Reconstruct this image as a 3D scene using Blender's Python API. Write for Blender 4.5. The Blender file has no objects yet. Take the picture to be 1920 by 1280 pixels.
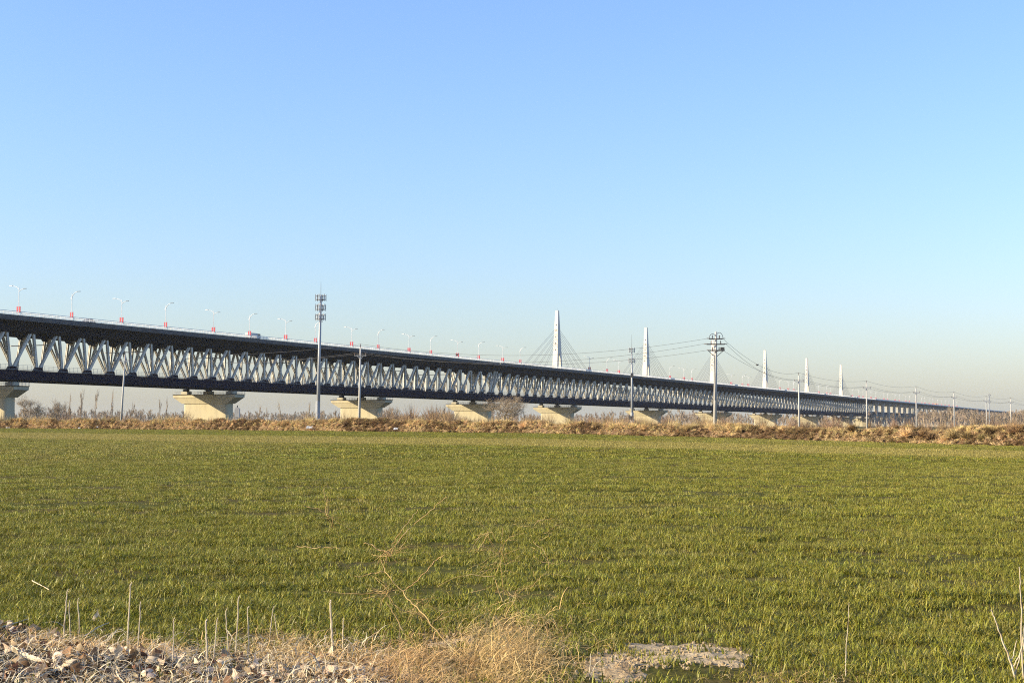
import bpy, bmesh, math, random
import numpy as np
from mathutils import Vector, Matrix, noise as mnoise

sc = bpy.context.scene
COL = sc.collection
R = math.radians
rng = random.Random(7)
NP = np.random.RandomState(11)

# ------------------------------------------------------------------ camera
EYE = 1.75
FPX = 2773.0                       # focal length in photo pixels (1920 wide)
PITCH = math.atan(157.0 / FPX)
cd = bpy.data.cameras.new('camera')
cd.sensor_width = 36.0
cd.lens = FPX / 1920.0 * 36.0
cd.clip_start = 0.1
cd.clip_end = 30000.0
cam = bpy.data.objects.new('camera', cd)
cam.location = (0, 0, EYE)
cam.rotation_euler = (math.pi / 2 + PITCH, 0, 0)
COL.objects.link(cam)
sc.camera = cam

# ------------------------------------------------------------------ sky, sun, exposure
SUN = Vector((-0.976, -0.216, 0.40)).normalized()
SUN_EL = math.asin(SUN.z)
SUN_AZ = math.atan2(SUN.x, SUN.y)          # clockwise from +Y
world = bpy.data.worlds.new('World')
sc.world = world
world.use_nodes = True
wn = world.node_tree
for n in list(wn.nodes):
    wn.nodes.remove(n)
wo = wn.nodes.new('ShaderNodeOutputWorld')
bg = wn.nodes.new('ShaderNodeBackground')
sky = wn.nodes.new('ShaderNodeTexSky')
sky.sky_type = 'NISHITA'
sky.sun_disc = False
sky.sun_elevation = SUN_EL
sky.sun_rotation = SUN_AZ
sky.altitude = 0.0
sky.air_density = 1.4
sky.dust_density = 0.95
sky.ozone_density = 4.0
bg.inputs['Strength'].default_value = 0.110
wb = wn.nodes.new('ShaderNodeMix'); wb.data_type = 'RGBA'; wb.blend_type = 'MULTIPLY'   # the phone's white balance
wb.inputs[0].default_value = 1.0; wb.inputs[7].default_value = (0.905, 0.965, 1.265, 1)
wn.links.new(sky.outputs[0], wb.inputs[6])
wn.links.new(wb.outputs[2], bg.inputs['Color'])
wn.links.new(bg.outputs[0], wo.inputs['Surface'])

sd = bpy.data.lights.new('sun', 'SUN')
sd.energy = 5.0
sd.angle = R(0.5)
sd.color = (1.0, 0.85, 0.58)
so = bpy.data.objects.new('sun', sd)
so.rotation_euler = SUN.to_track_quat('Z', 'Y').to_euler()
COL.objects.link(so)

sc.view_settings.view_transform = 'Standard'
sc.view_settings.look = 'None'
sc.view_settings.exposure = 1.0
sc.view_settings.gamma = 1.0
sc.view_settings.use_curve_mapping = False
sc.render.engine = 'CYCLES'
sc.cycles.max_bounces = 6
sc.cycles.diffuse_bounces = 3
sc.cycles.volume_bounces = 1
sc.cycles.transparent_max_bounces = 8
sc.cycles.use_denoising = False
sc.cycles.filter_width = 1.1

HAZE_DENSITY = 0.00004

# ------------------------------------------------------------------ helpers
def tag(o, label=None, cat=None, group=None, kind=None):
    if label: o['label'] = label
    if cat: o['category'] = cat
    if group: o['group'] = group
    if kind: o['kind'] = kind
    return o

def empty(name, loc=(0, 0, 0), rot=(0, 0, 0)):
    o = bpy.data.objects.new(name, None)
    o.location = loc
    o.rotation_euler = rot
    o.empty_display_size = 0.5
    COL.objects.link(o)
    return o

def link(name, me, parent=None, loc=None, rot=None, scale=None):
    o = bpy.data.objects.new(name, me)
    COL.objects.link(o)
    if parent: o.parent = parent
    if loc is not None: o.location = loc
    if rot is not None: o.rotation_euler = rot
    if scale is not None: o.scale = scale
    return o

def copy_tree(o, parent=None):
    c = o.copy()
    COL.objects.link(c)
    c.parent = parent
    for ch in [x for x in bpy.data.objects if x.parent == o]:
        copy_tree(ch, c)
    return c

class MB:
    """collects simple shapes into one mesh"""
    def __init__(s):
        s.v = []; s.f = []; s.m = []
    def add(s, vs, fs, mi=0):
        b = len(s.v)
        s.v.extend([tuple(v) for v in vs])
        s.f.extend([tuple(b + i for i in f) for f in fs])
        s.m.extend([mi] * len(fs))
    def box(s, x0, x1, y0, y1, z0, z1, mi=0):
        s.add([(x0,y0,z0),(x1,y0,z0),(x1,y1,z0),(x0,y1,z0),(x0,y0,z1),(x1,y0,z1),(x1,y1,z1),(x0,y1,z1)],
              [(0,3,2,1),(4,5,6,7),(0,1,5,4),(1,2,6,5),(2,3,7,6),(3,0,4,7)], mi)
    def beam(s, a, b, w, h, up=(0,0,1), mi=0):
        """box-section bar from a to b, w across, h along 'up'"""
        a = Vector(a); b = Vector(b); d = (b - a).normalized()
        u = Vector(up); sx = d.cross(u)
        if sx.length < 1e-4: sx = d.cross(Vector((1,0,0)))
        sx.normalize(); u = sx.cross(d).normalized()
        vs = []
        for p in (a, b):
            for i, j in ((-1,-1),(1,-1),(1,1),(-1,1)):
                vs.append(p + sx * (w/2*i) + u * (h/2*j))
        s.add(vs, [(0,3,2,1),(4,5,6,7),(0,1,5,4),(1,2,6,5),(2,3,7,6),(3,0,4,7)], mi)
    def tube(s, pts, rad, n=6, mi=0, cap=True):
        pts = [Vector(p) for p in pts]
        if not hasattr(rad, '__len__'): rad = [rad] * len(pts)
        base = len(s.v); prev = None
        for i, p in enumerate(pts):
            d = (pts[min(i+1, len(pts)-1)] - pts[max(i-1, 0)])
            d = d.normalized() if d.length > 1e-9 else Vector((0,0,1))
            if prev is None:
                prev = d.cross(Vector((0.31,0.17,0.93)))
                if prev.length < 1e-3: prev = d.cross(Vector((1,0,0)))
            prev = (prev - d * prev.dot(d)).normalized()
            q = d.cross(prev)
            for k in range(n):
                a = 2*math.pi*k/n
                s.v.append(tuple(p + (prev*math.cos(a) + q*math.sin(a)) * rad[i]))
        for i in range(len(pts)-1):
            for k in range(n):
                a = base + i*n + k; b = base + i*n + (k+1) % n
                s.f.append((a, b, b+n, a+n)); s.m.append(mi)
        if cap:
            s.f.append(tuple(base + k for k in range(n))[::-1]); s.m.append(mi)
            s.f.append(tuple(base + (len(pts)-1)*n + k for k in range(n))); s.m.append(mi)
    def mesh(s, name, mats, smooth=False):
        me = bpy.data.meshes.new(name)
        me.from_pydata(s.v, [], s.f)
        if not isinstance(mats, (list, tuple)): mats = [mats]
        for m in mats: me.materials.append(m)
        if len(mats) > 1:
            me.polygons.foreach_set('material_index', s.m)
        if smooth:
            me.polygons.foreach_set('use_smooth', [True]*len(me.polygons))
        me.update()
        return me
    def build(s, name, mats, parent=None, loc=None, rot=None, smooth=False):
        return link(name, s.mesh(name, mats, smooth), parent, loc, rot)

def P(px, py, Y):
    """world point seen at photo pixel (px,py) at horizontal depth Y"""
    xr = (px - 960) / FPX; yr = (640 - py) / FPX
    k = Y / (math.cos(PITCH) - yr * math.sin(PITCH))
    return Vector((xr * k, Y, EYE + (math.sin(PITCH) + yr * math.cos(PITCH)) * k))

# ------------------------------------------------------------------ terrain function
def vnoise(x, y, seed=0):
    x = np.asarray(x, float); y = np.asarray(y, float)
    xi = np.floor(x); yi = np.floor(y)
    fx = x - xi; fy = y - yi
    fx = fx*fx*(3-2*fx); fy = fy*fy*(3-2*fy)
    def h(a, b):
        n = np.sin(a*127.1 + b*311.7 + seed*74.7) * 43758.5453
        return n - np.floor(n)
    return ((h(xi,yi)*(1-fx) + h(xi+1,yi)*fx)*(1-fy) + (h(xi,yi+1)*(1-fx) + h(xi+1,yi+1)*fx)*fy)

BU = [0, 600, 1000, 1300, 1640, 1920]
BB = [803, 808.5, 813, 820, 830, 838]
BT = [787, 786, 792, 797, 804, 804]
def berm_depth(u):
    u = np.clip(u, -500, 2500)
    return 1.0 / np.maximum(1/300.0 + (1/105.0 - 1/300.0) * u / 1920.0, 1/500.0)
def berm_base(u):
    b = np.interp(u, BU, BB)
    b = b + np.where(u > 1920, (np.clip(u,0,2500)-1920)*0.03, 0)
    return EYE - (b - 797) * berm_depth(u) / FPX
def uof(x, y):
    y = np.asarray(y, float)
    return np.where(y > 0.5, np.clip(960 + FPX * np.asarray(x) / np.maximum(y, 0.5), -500, 2500), np.where(np.asarray(x) > 0, 2500, -500))
def ground(x, y):
    x = np.asarray(x, float); y = np.asarray(y, float)
    u = uof(x, y); Yb = berm_depth(u); h = berm_base(u)
    near = h * np.clip(y / Yb, 0, 1)
    fall = 1 - np.clip((y - Yb - 25) / 300.0, 0, 1)
    g = np.where(y > 0, near * fall, 0)
    # gentle cultivation relief, low ridges running across the view
    w = np.clip(1.5 - y / 120.0, 0, 1) * (y > 0)
    g = g + w * (0.06 * (vnoise(x*0.35, y*1.1, 3) - 0.5) + 0.03 * (vnoise(x*1.5, y*3.0, 5) - 0.5))
    return g
def G(x, y):
    return float(ground(x, y))
def gp(px, py):
    """ground point under photo pixel"""
    Y = EYE * FPX / (py - 797.0)
    for _ in range(12):
        x = (px - 960) / FPX * Y
        Y = (EYE - G(x, Y)) * FPX / (py - 797.0)
    x = (px - 960) / FPX * Y
    return Vector((x, Y, G(x, Y)))
def strip_tint(x, y):
    """1 inside the paler, drier strip of crop near the bank, 0 outside"""
    u = uof(x, y); t = y / berm_depth(u)
    a = np.interp(u, [0, 1920], [.46, .665]); b = np.interp(u, [0, 1920], [.66, .83])
    e = 0.02
    s1 = np.clip((t - a)/e + .5, 0, 1); s2 = np.clip((b - t)/e + .5, 0, 1)
    return s1 * s2

# ------------------------------------------------------------------ materials
def mat(name, base, rough=0.8, noise=None, spec=0.3, metal=0.0, bump=0.0, bscale=10.0, rnd=0.0, transl=0.0, extra=None):
    """procedural material: base colour mixed by noise towards other tones
       noise = list of (colour, scale, low, high, stretch)"""
    m = bpy.data.materials.new(name)
    m.use_nodes = True
    nt = m.node_tree; N = nt.nodes; L = nt.links
    b = N['Principled BSDF']
    b.inputs['Roughness'].default_value = rough
    b.inputs['Metallic'].default_value = metal
    b.inputs['Specular IOR Level'].default_value = spec
    tc = N.new('ShaderNodeTexCoord')
    col = N.new('ShaderNodeRGB'); col.outputs[0].default_value = (*base, 1)
    cur = col.outputs[0]
    for (c, s, lo, hi, st) in (noise or []):
        mp = N.new('ShaderNodeMapping'); mp.inputs['Scale'].default_value = st
        L.new(tc.outputs['Object'], mp.inputs[0])
        nz = N.new('ShaderNodeTexNoise'); nz.inputs['Scale'].default_value = s
        nz.inputs['Detail'].default_value = 5; nz.inputs['Roughness'].default_value = 0.6
        L.new(mp.outputs[0], nz.inputs['Vector'])
        mr = N.new('ShaderNodeMapRange'); mr.inputs[1].default_value = lo; mr.inputs[2].default_value = hi
        L.new(nz.outputs['Fac'], mr.inputs[0])
        mx = N.new('ShaderNodeMix'); mx.data_type = 'RGBA'
        L.new(mr.outputs[0], mx.inputs[0]); L.new(cur, mx.inputs[6]); mx.inputs[7].default_value = (*c, 1)
        cur = mx.outputs[2]
    if rnd:
        oi = N.new('ShaderNodeObjectInfo')
        mr = N.new('ShaderNodeMapRange'); mr.inputs[3].default_value = 1 - rnd; mr.inputs[4].default_value = 1 + rnd
        L.new(oi.outputs['Random'], mr.inputs[0])
        hs = N.new('ShaderNodeHueSaturation'); L.new(cur, hs.inputs['Color']); L.new(mr.outputs[0], hs.inputs['Value'])
        mh = N.new('ShaderNodeMapRange'); mh.inputs[3].default_value = 0.5 + rnd*0.05; mh.inputs[4].default_value = 0.5 - rnd*0.05
        wv = N.new('ShaderNodeMath'); wv.operation = 'FRACT'
        ml = N.new('ShaderNodeMath'); ml.operation = 'MULTIPLY'; ml.inputs[1].default_value = 17.3
        L.new(oi.outputs['Random'], ml.inputs[0]); L.new(ml.outputs[0], wv.inputs[0]); L.new(wv.outputs[0], mh.inputs[0])
        L.new(mh.outputs[0], hs.inputs['Hue'])
        cur = hs.outputs[0]
    if extra: cur = extra(nt, cur)
    L.new(cur, b.inputs['Base Color'])
    if bump:
        nz = N.new('ShaderNodeTexNoise'); nz.inputs['Scale'].default_value = bscale; nz.inputs['Detail'].default_value = 6
        L.new(tc.outputs['Object'], nz.inputs['Vector'])
        bp = N.new('ShaderNodeBump'); bp.inputs['Strength'].default_value = bump
        bp.inputs['Distance'].default_value = 0.05
        L.new(nz.outputs['Fac'], bp.inputs['Height']); L.new(bp.outputs[0], b.inputs['Normal'])
    if transl:
        tr = N.new('ShaderNodeBsdfTranslucent'); L.new(cur, tr.inputs['Color'])
        ms = N.new('ShaderNodeMixShader'); ms.inputs[0].default_value = transl
        L.new(b.outputs[0], ms.inputs[1]); L.new(tr.outputs[0], ms.inputs[2])
        L.new(ms.outputs[0], N['Material Output'].inputs['Surface'])
    return m

S1 = (1,1,1)
M = {}
M['white_steel'] = mat('white_steel', (.66,.63,.55), .6, [((.33,.31,.27), .35, .5, .75, (1,1,.3)), ((.30,.22,.14), 1.3, .62, .8, (1,1,.4))], rnd=.10)
M['navy_steel'] = mat('navy_steel', (.004,.005,.022), .8, [((.008,.008,.020), .4, .45, .7, S1)], spec=.04)  # dark blue paint, taken nearly black to carry the shade below the deck
M['shaded_steel'] = mat('shaded_steel', (.005,.005,.008), .8, [((.014,.013,.013), .5, .5, .75, S1)], spec=.04)  # near-black colour holds the deep shade under the road deck
M['fascia'] = mat('fascia', (.10,.10,.10), .8, [((.05,.05,.05), .25, .45, .7, (1,1,4))])
M['deck_concrete'] = mat('deck_concrete', (.25,.25,.24), .85, [((.17,.17,.16), .3, .4, .7, S1)])
M['rail_paint'] = mat('rail_paint', (.75,.75,.74), .5, [((.60,.60,.58), .6, .45, .75, S1)])
M['pier_concrete'] = mat('pier_concrete', (.48,.42,.28), .85, [((.32,.28,.20), .25, .45, .75, (1,1,.25)), ((.24,.22,.18), .7, .60, .80, (1,1,.15))], bump=.25, bscale=2.0, spec=.04)
M['tower_concrete'] = mat('tower_concrete', (.66,.62,.54), .8, [((.52,.51,.47), .3, .5, .75, (1,1,.2))], spec=.04)
M['viaduct_concrete'] = mat('viaduct_concrete', (.42,.40,.35), .85, [((.28,.27,.25), .3, .45, .75, (1,1,.3))], spec=.04)
M['viaduct_girder_shaded'] = mat('viaduct_girder_shaded', (.09,.095,.11), .85, [((.05,.055,.07), .2, .45, .75, S1)])  # concrete coloured blue-grey, the shade on the girders put into it
M['lamp_white'] = mat('lamp_white', (.62,.62,.62), .4, [((.66,.66,.65), 1.0, .5, .75, S1)])
M['lamp_glass'] = mat('lamp_glass', (.10,.11,.12), .3, [((.16,.17,.17), 4.0, .4, .7, S1)])
M['red_panel'] = mat('red_panel', (.36,.028,.055), .55, [((.42,.025,.05), 1.5, .45, .7, S1)])
M['cable'] = mat('cable', (.13,.12,.14), .6, [((.20,.19,.20), .5, .4, .7, S1)])
M['wire'] = mat('wire', (.06,.06,.065), .6, [((.10,.10,.10), .2, .4, .7, S1)])
M['pole_concrete'] = mat('pole_concrete', (.46,.44,.40), .8, [((.30,.29,.27), 1.2, .45, .75, (1,1,.2))])
M['galv'] = mat('galv', (.33,.34,.35), .5, [((.24,.25,.26), 1.0, .45, .7, (1,1,.2))], metal=.2)
M['dark_iron'] = mat('dark_iron', (.06,.06,.06), .6, [((.12,.11,.10), 3, .45, .7, S1)])
M['porcelain'] = mat('porcelain', (.10,.05,.035), .3, [((.22,.20,.18), 3, .45, .7, S1)])
M['antenna'] = mat('antenna', (.36,.36,.36), .5, [((.45,.45,.45), 2, .45, .7, S1)])
M['bark'] = mat('bark', (.17,.125,.085), .9, [((.09,.07,.05), 3, .4, .7, (1,1,.3))], spec=.04)
M['twig'] = mat('twig', (.42,.33,.23), .9, [((.20,.14,.09), 2, .4, .7, S1)], rnd=.15, spec=.04)
M['scrub'] = mat('scrub', (.30,.20,.115), .9, [((.17,.11,.07), 1.0, .4, .7, S1)], rnd=.25, spec=.04)
M['straw'] = mat('straw', (.66,.45,.20), .75, [((.26,.15,.06), 2.2, .45, .7, S1), ((.70,.60,.36), 5, .55, .75, S1)], rnd=.2, transl=.2, spec=.04)
M['stalk'] = mat('stalk', (.55,.46,.32), .8, [((.30,.22,.13), 30, .5, .7, (1,1,.3))], rnd=.12, spec=.04)
M['brush'] = mat('brush', (.62,.46,.22), .9, [((.25,.165,.075), 1.2, .42, .62, S1), ((.56,.40,.20), 2.5, .55, .75, S1)], rnd=.40, spec=.04)
M['brush_dark'] = mat('brush_dark', (.30,.20,.095), .95, [((.065,.038,.022), 2.0, .42, .62, S1)], rnd=.3, spec=.04)
M['roots'] = mat('roots', (.66,.49,.25), .9, [((.24,.15,.08), 1.5, .42, .65, S1), ((.68,.55,.34), 2.0, .58, .75, S1)], rnd=.3, spec=.04)
M['dirt'] = mat('dirt', (.16,.10,.055), .95, [((.06,.038,.02), .9, .42, .62, S1), ((.34,.25,.13), .5, .55, .72, S1)], bump=.8, bscale=3, spec=.04)
M['sand'] = mat('sand', (.42,.32,.19), .95, [((.24,.17,.095), 4, .48, .64, S1), ((.54,.43,.27), 7, .55, .72, S1)], bump=.35, bscale=26, spec=.04)
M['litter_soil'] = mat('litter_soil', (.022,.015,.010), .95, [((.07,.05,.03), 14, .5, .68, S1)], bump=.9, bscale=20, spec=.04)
M['leaf_pale'] = mat('leaf_pale', (.70,.55,.38), .75, [((.40,.28,.17), 22, .5, .7, S1)], rnd=.3, transl=.12, bump=.3, bscale=60, spec=.04)
M['leaf_brown'] = mat('leaf_brown', (.27,.155,.085), .75, [((.14,.08,.05), 22, .45, .65, S1)], rnd=.4, transl=.12, bump=.3, bscale=60, spec=.04)
M['leaf_grey'] = mat('leaf_grey', (.36,.25,.15), .75, [((.20,.17,.14), 22, .45, .65, S1)], rnd=.3, transl=.1, bump=.3, bscale=60, spec=.04)
M['plastic_white'] = mat('plastic_white', (.50,.49,.46), .5, [((.33,.32,.29), 6, .45, .7, S1)])
M['car_dark'] = mat('car_dark', (.03,.03,.035), .3, [((.05,.05,.05), 2, .45, .7, S1)], spec=.6)
M['truck_white'] = mat('truck_white', (.55,.55,.53), .45, [((.42,.42,.40), 2, .45, .7, S1)])
M['tyre'] = mat('tyre', (.02,.02,.02), .8, [((.035,.033,.03), 8, .45, .7, S1)])
M['orange_tarp'] = mat('orange_tarp', (.60,.22,.08), .7, [((.42,.15,.06), 2, .45, .7, S1)])
M['asphalt'] = mat('asphalt', (.05,.05,.05), .9, [((.07,.068,.065), 1, .45, .7, S1)], spec=.04)

def crop_tint(kind):
    def f(nt, cur):
        N = nt.nodes; L = nt.links
        at = N.new('ShaderNodeAttribute'); at.attribute_name = 'tint'
        at.attribute_type = kind
        mx = N.new('ShaderNodeMix'); mx.data_type = 'RGBA'; mx.inputs[7].default_value = (.36,.29,.085,1)
        mm = N.new('ShaderNodeMath'); mm.operation = 'MULTIPLY'; mm.inputs[1].default_value = .75
        L.new(at.outputs['Fac'], mm.inputs[0]); L.new(mm.outputs[0], mx.inputs[0]); L.new(cur, mx.inputs[6])
        return mx.outputs[2]
    return f
M['blade'] = mat('wheat_blade', (.262,.236,.027), .5, [((.13,.14,.016), 3, .4, .65, S1), ((.46,.38,.13), 9, .62, .8, S1)], spec=.32, rnd=.45, transl=.22, extra=crop_tint('INSTANCER'))
M['ground'] = mat('field_soil', (.075,.060,.018), .95, [((.11,.082,.035), 1.4, .45, .7, S1), ((.075,.075,.018), .15, .45, .6, (1,3,1))], bump=.6, bscale=8, extra=crop_tint('GEOMETRY'), spec=.04)

# ------------------------------------------------------------------ ground sheet
def build_ground():
    a1 = np.linspace(-26, 26, 300)
    a0 = np.linspace(-180, -26, 36)[:-1]; a2 = np.linspace(26, 180, 36)[1:-1]
    ang = np.radians(np.concatenate([a0, a1, a2]))
    r = [0.5]
    while r[-1] < 12000:
        s = 1.012 if 7 < r[-1] < 60 else 1.045
        r.append(r[-1]*s)
    r = np.array(r)
    A, RR = np.meshgrid(ang, r)
    x = np.sin(A)*RR; y = np.cos(A)*RR; z = ground(x, y)
    z[0, :] = 0.0
    na = len(ang); nr = len(r)
    co = np.stack([x, y, z], -1).reshape(-1, 3)
    co = np.vstack([co, [[0, 0, 0]]])
    i, j = np.meshgrid(np.arange(nr-1), np.arange(na), indexing='ij')
    j2 = (j+1) % na
    q = np.stack([i*na+j, i*na+j2, (i+1)*na+j2, (i+1)*na+j], -1).reshape(-1, 4)
    faces = [tuple(f) for f in q[:, ::-1].tolist()]
    c = nr*na
    faces += [(c, jj, (jj+1) % na)[::-1] for jj in range(na)]
    me = bpy.data.meshes.new('field_ground')
    me.from_pydata(co.tolist(), [], faces)
    at = me.attributes.new('tint', 'FLOAT', 'POINT')
    at.data.foreach_set('value', strip_tint(co[:,0], np.maximum(co[:,1], .01)).astype('f4') * .8)
    me.materials.append(M['ground'])
    me.polygons.foreach_set('use_smooth', [True]*len(me.polygons))
    me.update()
    tag(link('field_ground', me), kind='structure')
build_ground()

# ------------------------------------------------------------------ bridge frame
THETA = math.atan(1260.0 / FPX)
FK = 1.086e6
C0 = Vector(((1045-960)/FPX * FK/1175, FK/1175, 0))
DV = Vector((math.sin(THETA), math.cos(THETA), 0))
NV = Vector((math.cos(THETA), -math.sin(THETA), 0))
ROTZ = -THETA                       # local +Y -> DV, local +X -> NV (camera side)
GRADE = 0.00296
DECK0 = 33.56 + EYE                 # deck surface height at t = 0
def deck_z(t): return DECK0 - GRADE * t
def bpt(off, t, dz=0.0):
    p = C0 + DV*t + NV*off
    return Vector((p.x, p.y, deck_z(t) + dz))
def t_at(px, off):
    """t of the point on the line offset 'off' seen at photo column px"""
    o = C0 + NV*off
    k = (px - 960)/FPX
    return (k*o.y - o.x) / (DV.x - k*DV.y)
BROT = Matrix.Rotation(ROTZ, 4, 'Z') @ Matrix.Rotation(-GRADE, 4, 'X')
BEUL = BROT.to_euler()

XB, XT, ZB, ZT = 10.3, 13.7, -17.9, -3.4
PANEL = 12.0

def member(a, b, w, h, up):
    """H-section truss member"""
    m = MB()
    a = Vector(a); b = Vector(b)
    d = (b-a).normalized(); u = Vector(up); sx = d.cross(u).normalized(); u = sx.cross(d).normalized()
    m.beam(a + sx*(w/2-.06), b + sx*(w/2-.06), .12, h, u)
    m.beam(a - sx*(w/2-.06), b - sx*(w/2-.06), .12, h, u)
    m.beam(a, b, w-.24, h*.55, u)
    return m

def make_truss(name, label, t0, t1, maxparts):
    root = empty(name, bpt(0, t0), BEUL)
    tag(root, label, 'bridge')
    Lg = t1 - t0
    npan = int(round(Lg / PANEL))
    # road deck: slab + fascia
    m = MB(); m.box(-16.2, 16.2, 0.06, Lg-.06, -.55, -.02); m.build('road_deck', M['deck_concrete'], root)
    m = MB(); m.box(-15.7, 15.7, 0.1, Lg-.1, -.016, .06); m.build('asphalt_surface', M['asphalt'], root)
    for s in (1, -1):
        m = MB(); a, b = sorted((s*16.203, s*16.5))
        m.box(a, b, .06, Lg-.06, -.95, .25)
        a, b = sorted((s*16.25, s*16.42)); m.box(a, b, .3, Lg-.3, -1.35, -.953)
        m.build('edge_beam', M['fascia'], root)
    # soffit of the cantilevers, sloping down to the top chords
    m = MB()
    for s in (1, -1):
        a = s*16.2; b = s*(XT+.7)
        vs = [(a,.1,-.56),(b,.1,-.56),(b,.1,-2.4),(a,.1,-.95)]
        vs += [(x, Lg-.1, z) for x, _, z in vs]
        fs = [(0,1,2,3),(7,6,5,4),(0,4,5,1),(1,5,6,2),(2,6,7,3),(3,7,4,0)]
        m.add(vs, fs)
    m.build('soffit_plate', M['shaded_steel'], root)
    # railing (camera side and far side)
    pm = MB()
    for k in range(6):
        pm.box(-.05, .05, k*2.0-.05, k*2.0+.05, .25, 1.45)
    for k in range(48):
        pm.box(-.025, .025, k*.25-.03, k*.25+.03, .4, 1.3)
    for z, h in ((1.36, .16), (.9, .08), (.40, .10)):
        pm.box(-.035, .035, 0, PANEL, z, z+h)
    pme = pm.mesh('railing_panel', M['rail_paint'])
    for s in (1, -1):
        for k in range(npan):
            link('railing_panel', pme, root, (s*16.35, k*PANEL, 0))
    # median barrier
    m = MB(); m.box(-.3, .3, 2, Lg-2, .065, .9); m.build('median_barrier', M['fascia'], root)
    # chords
    for (x, zc, hh, nm) in ((XT,ZT,1.9,'top_chord'),(-XT,ZT,1.9,'top_chord'),(0,ZT,1.9,'top_chord'),
                            (XB,ZB-.1,1.8,'bottom_chord'),(-XB,ZB-.1,1.8,'bottom_chord'),(0,ZB-.1,1.8,'bottom_chord')):
        m = MB(); m.box(x-.55, x+.55, .3, Lg-.3, zc-hh/2, zc+hh/2)
        tilt = 0 if x == 0 else math.copysign((XT-XB)/(ZT-ZB), x)
        for k in range(npan+1):
            if nm == 'bottom_chord':
                yy = min(max(k*PANEL, 1.8), Lg-1.8)
                for w0, w1, z0, z1 in ((2.0,1.3,.95,2.1),):
                    vs = []
                    for z, w in ((zc+z0-.1, w0), (zc+z1, w1)):
                        xo = x + tilt*(z-zc)
                        vs += [(xo-.60,yy-w,z),(xo+.60,yy-w,z),(xo+.60,yy+w,z),(xo-.60,yy+w,z)]
                    m.add(vs, [(0,3,2,1),(4,5,6,7),(0,1,5,4),(1,2,6,5),(2,3,7,6),(3,0,4,7)])
            elif k < npan:
                yy = k*PANEL + 6
                vs = []
                for z, w in ((zc-.9, 1.9), (zc-1.75, 1.2)):
                    xo = x + tilt*(z-zc)
                    vs += [(xo-.60,yy-w,z),(xo+.60,yy-w,z),(xo+.60,yy+w,z),(xo-.60,yy+w,z)]
                m.add(vs, [(0,1,2,3),(7,6,5,4),(0,4,5,1),(1,5,6,2),(2,6,7,3),(3,7,4,0)])
        m.build(nm, M['navy_steel'] if nm == 'bottom_chord' else M['shaded_steel'], root)
    # top floor: stringers and cross beams, lateral bracing
    m = MB(); m.box(-1.1, 1.1, -.18, .18, -2.35, -.56); 
    m = MB()
    m.box(-XT+.6, -.6, -.2, .2, -3.6, -.6); m.box(.6, XT-.6, -.2, .2, -3.6, -.6)
    for s in (1, -1):
        a = s*(XT+.72); b = s*16.1
        m.add([(a,-.12,-2.45),(b,-.12,-1.0),(a,-.12,-3.6),(a,.12,-2.45),(b,.12,-1.0),(a,.12,-3.6)], [(0,1,2),(5,4,3),(0,3,4,1),(1,4,5,2),(2,5,3,0)])
    cb = m.mesh('cross_beam', M['shaded_steel'])
    for k in range(npan*2):
        link('cross_beam', cb, root, (0, k*PANEL/2+.4, 0))
    m = MB()
    for x in (-11.5,-9,-6.5,-4,-1.9,1.9,4,6.5,9,11.5):
        m.box(x-.12, x+.12, .3, Lg-.3, -1.35, -.563)
    m.build('deck_stringers', M['shaded_steel'], root)
    bm_ = MB()
    bm_.beam((-XT+.5,0,ZT-.7),(0,PANEL/2,ZT-.7),.45,.4); bm_.beam((0,PANEL/2,ZT-.72),(-XT+.5,PANEL,ZT-.72),.45,.4)
    bm_.beam((XT-.5,0,ZT-.7),(0,PANEL/2,ZT-.7),.45,.4); bm_.beam((0,PANEL/2,ZT-.72),(XT-.5,PANEL,ZT-.72),.45,.4)
    br = bm_.mesh('lateral_brace', M['shaded_steel'])
    for k in range(npan):
        link('lateral_brace', br, root, (0, k*PANEL, 0))
    # lower rail deck
    m = MB(); m.box(-XB+.56, -.56, .3, Lg-.3, ZB-.3, ZB+.1); m.box(.56, XB-.56, .3, Lg-.3, ZB-.3, ZB+.1)
    m.build('rail_deck', M['shaded_steel'], root)
    m = MB()
    for s in (1, -1):
        for x in (2.4, 3.9, 6.6, 8.1):
            m.box(s*x-.04, s*x+.04, .5, Lg-.5, ZB+.103, ZB+.28)
    m.build('railway_track', M['dark_iron'], root)
    for s in (1, -1):
        m = MB(); a, b = sorted((s*(XB-.15), s*(XB+.35)))
        m.box(a, b, .4, Lg-.4, -20.1, ZB-1.003)
        for k in range(npan):
            a2, b2 = sorted((s*(XB+.35), s*(XB+.43)))
            m.box(a2, b2, k*PANEL+5.9, k*PANEL+6.1, -20.0, ZB-1.1)
        m.build('lower_girder', M['navy_steel'], root)
    m = MB(); m.box(-XB+.16, XB-.16, -.25, .25, -19.9, ZB-1.01)
    lb = m.mesh('floor_beam', M['navy_steel'])
    for k in range(npan):
        link('floor_beam', lb, root, (0, k*PANEL+6, 0))
    # walkway railing along the bottom chord
    for s in (1, -1):
        m = MB(); x = s*(XB+.9)
        m.box(min(x, x-s*.9)+.0, max(x, x-s*.9), .4, Lg-.4, ZB+1.0, ZB+1.08)
        for z in (1.55, 2.1, 2.6):
            m.box(x-.03, x+.03, .4, Lg-.4, ZB+z-.03, ZB+z+.03)
        for k in range(int(Lg/2)):
            m.box(x-.035, x+.035, k*2+.5, k*2+.57, ZB+1.08, ZB+2.55)
        m.build('walkway_railing', M['galv'], root)
    # overhead line portals inside the truss
    m = MB()
    for z in (-8.2,): m.box(-XB-1.2, XB+1.2, -.12, .12, z, z+.3)
    pt_ = m.mesh('catenary_beam', M['galv'])
    for k in range(int(Lg/48)):
        link('catenary_beam', pt_, root, (0, k*48+6.0+12, 0))
    # truss diagonals
    dm = {}
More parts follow.
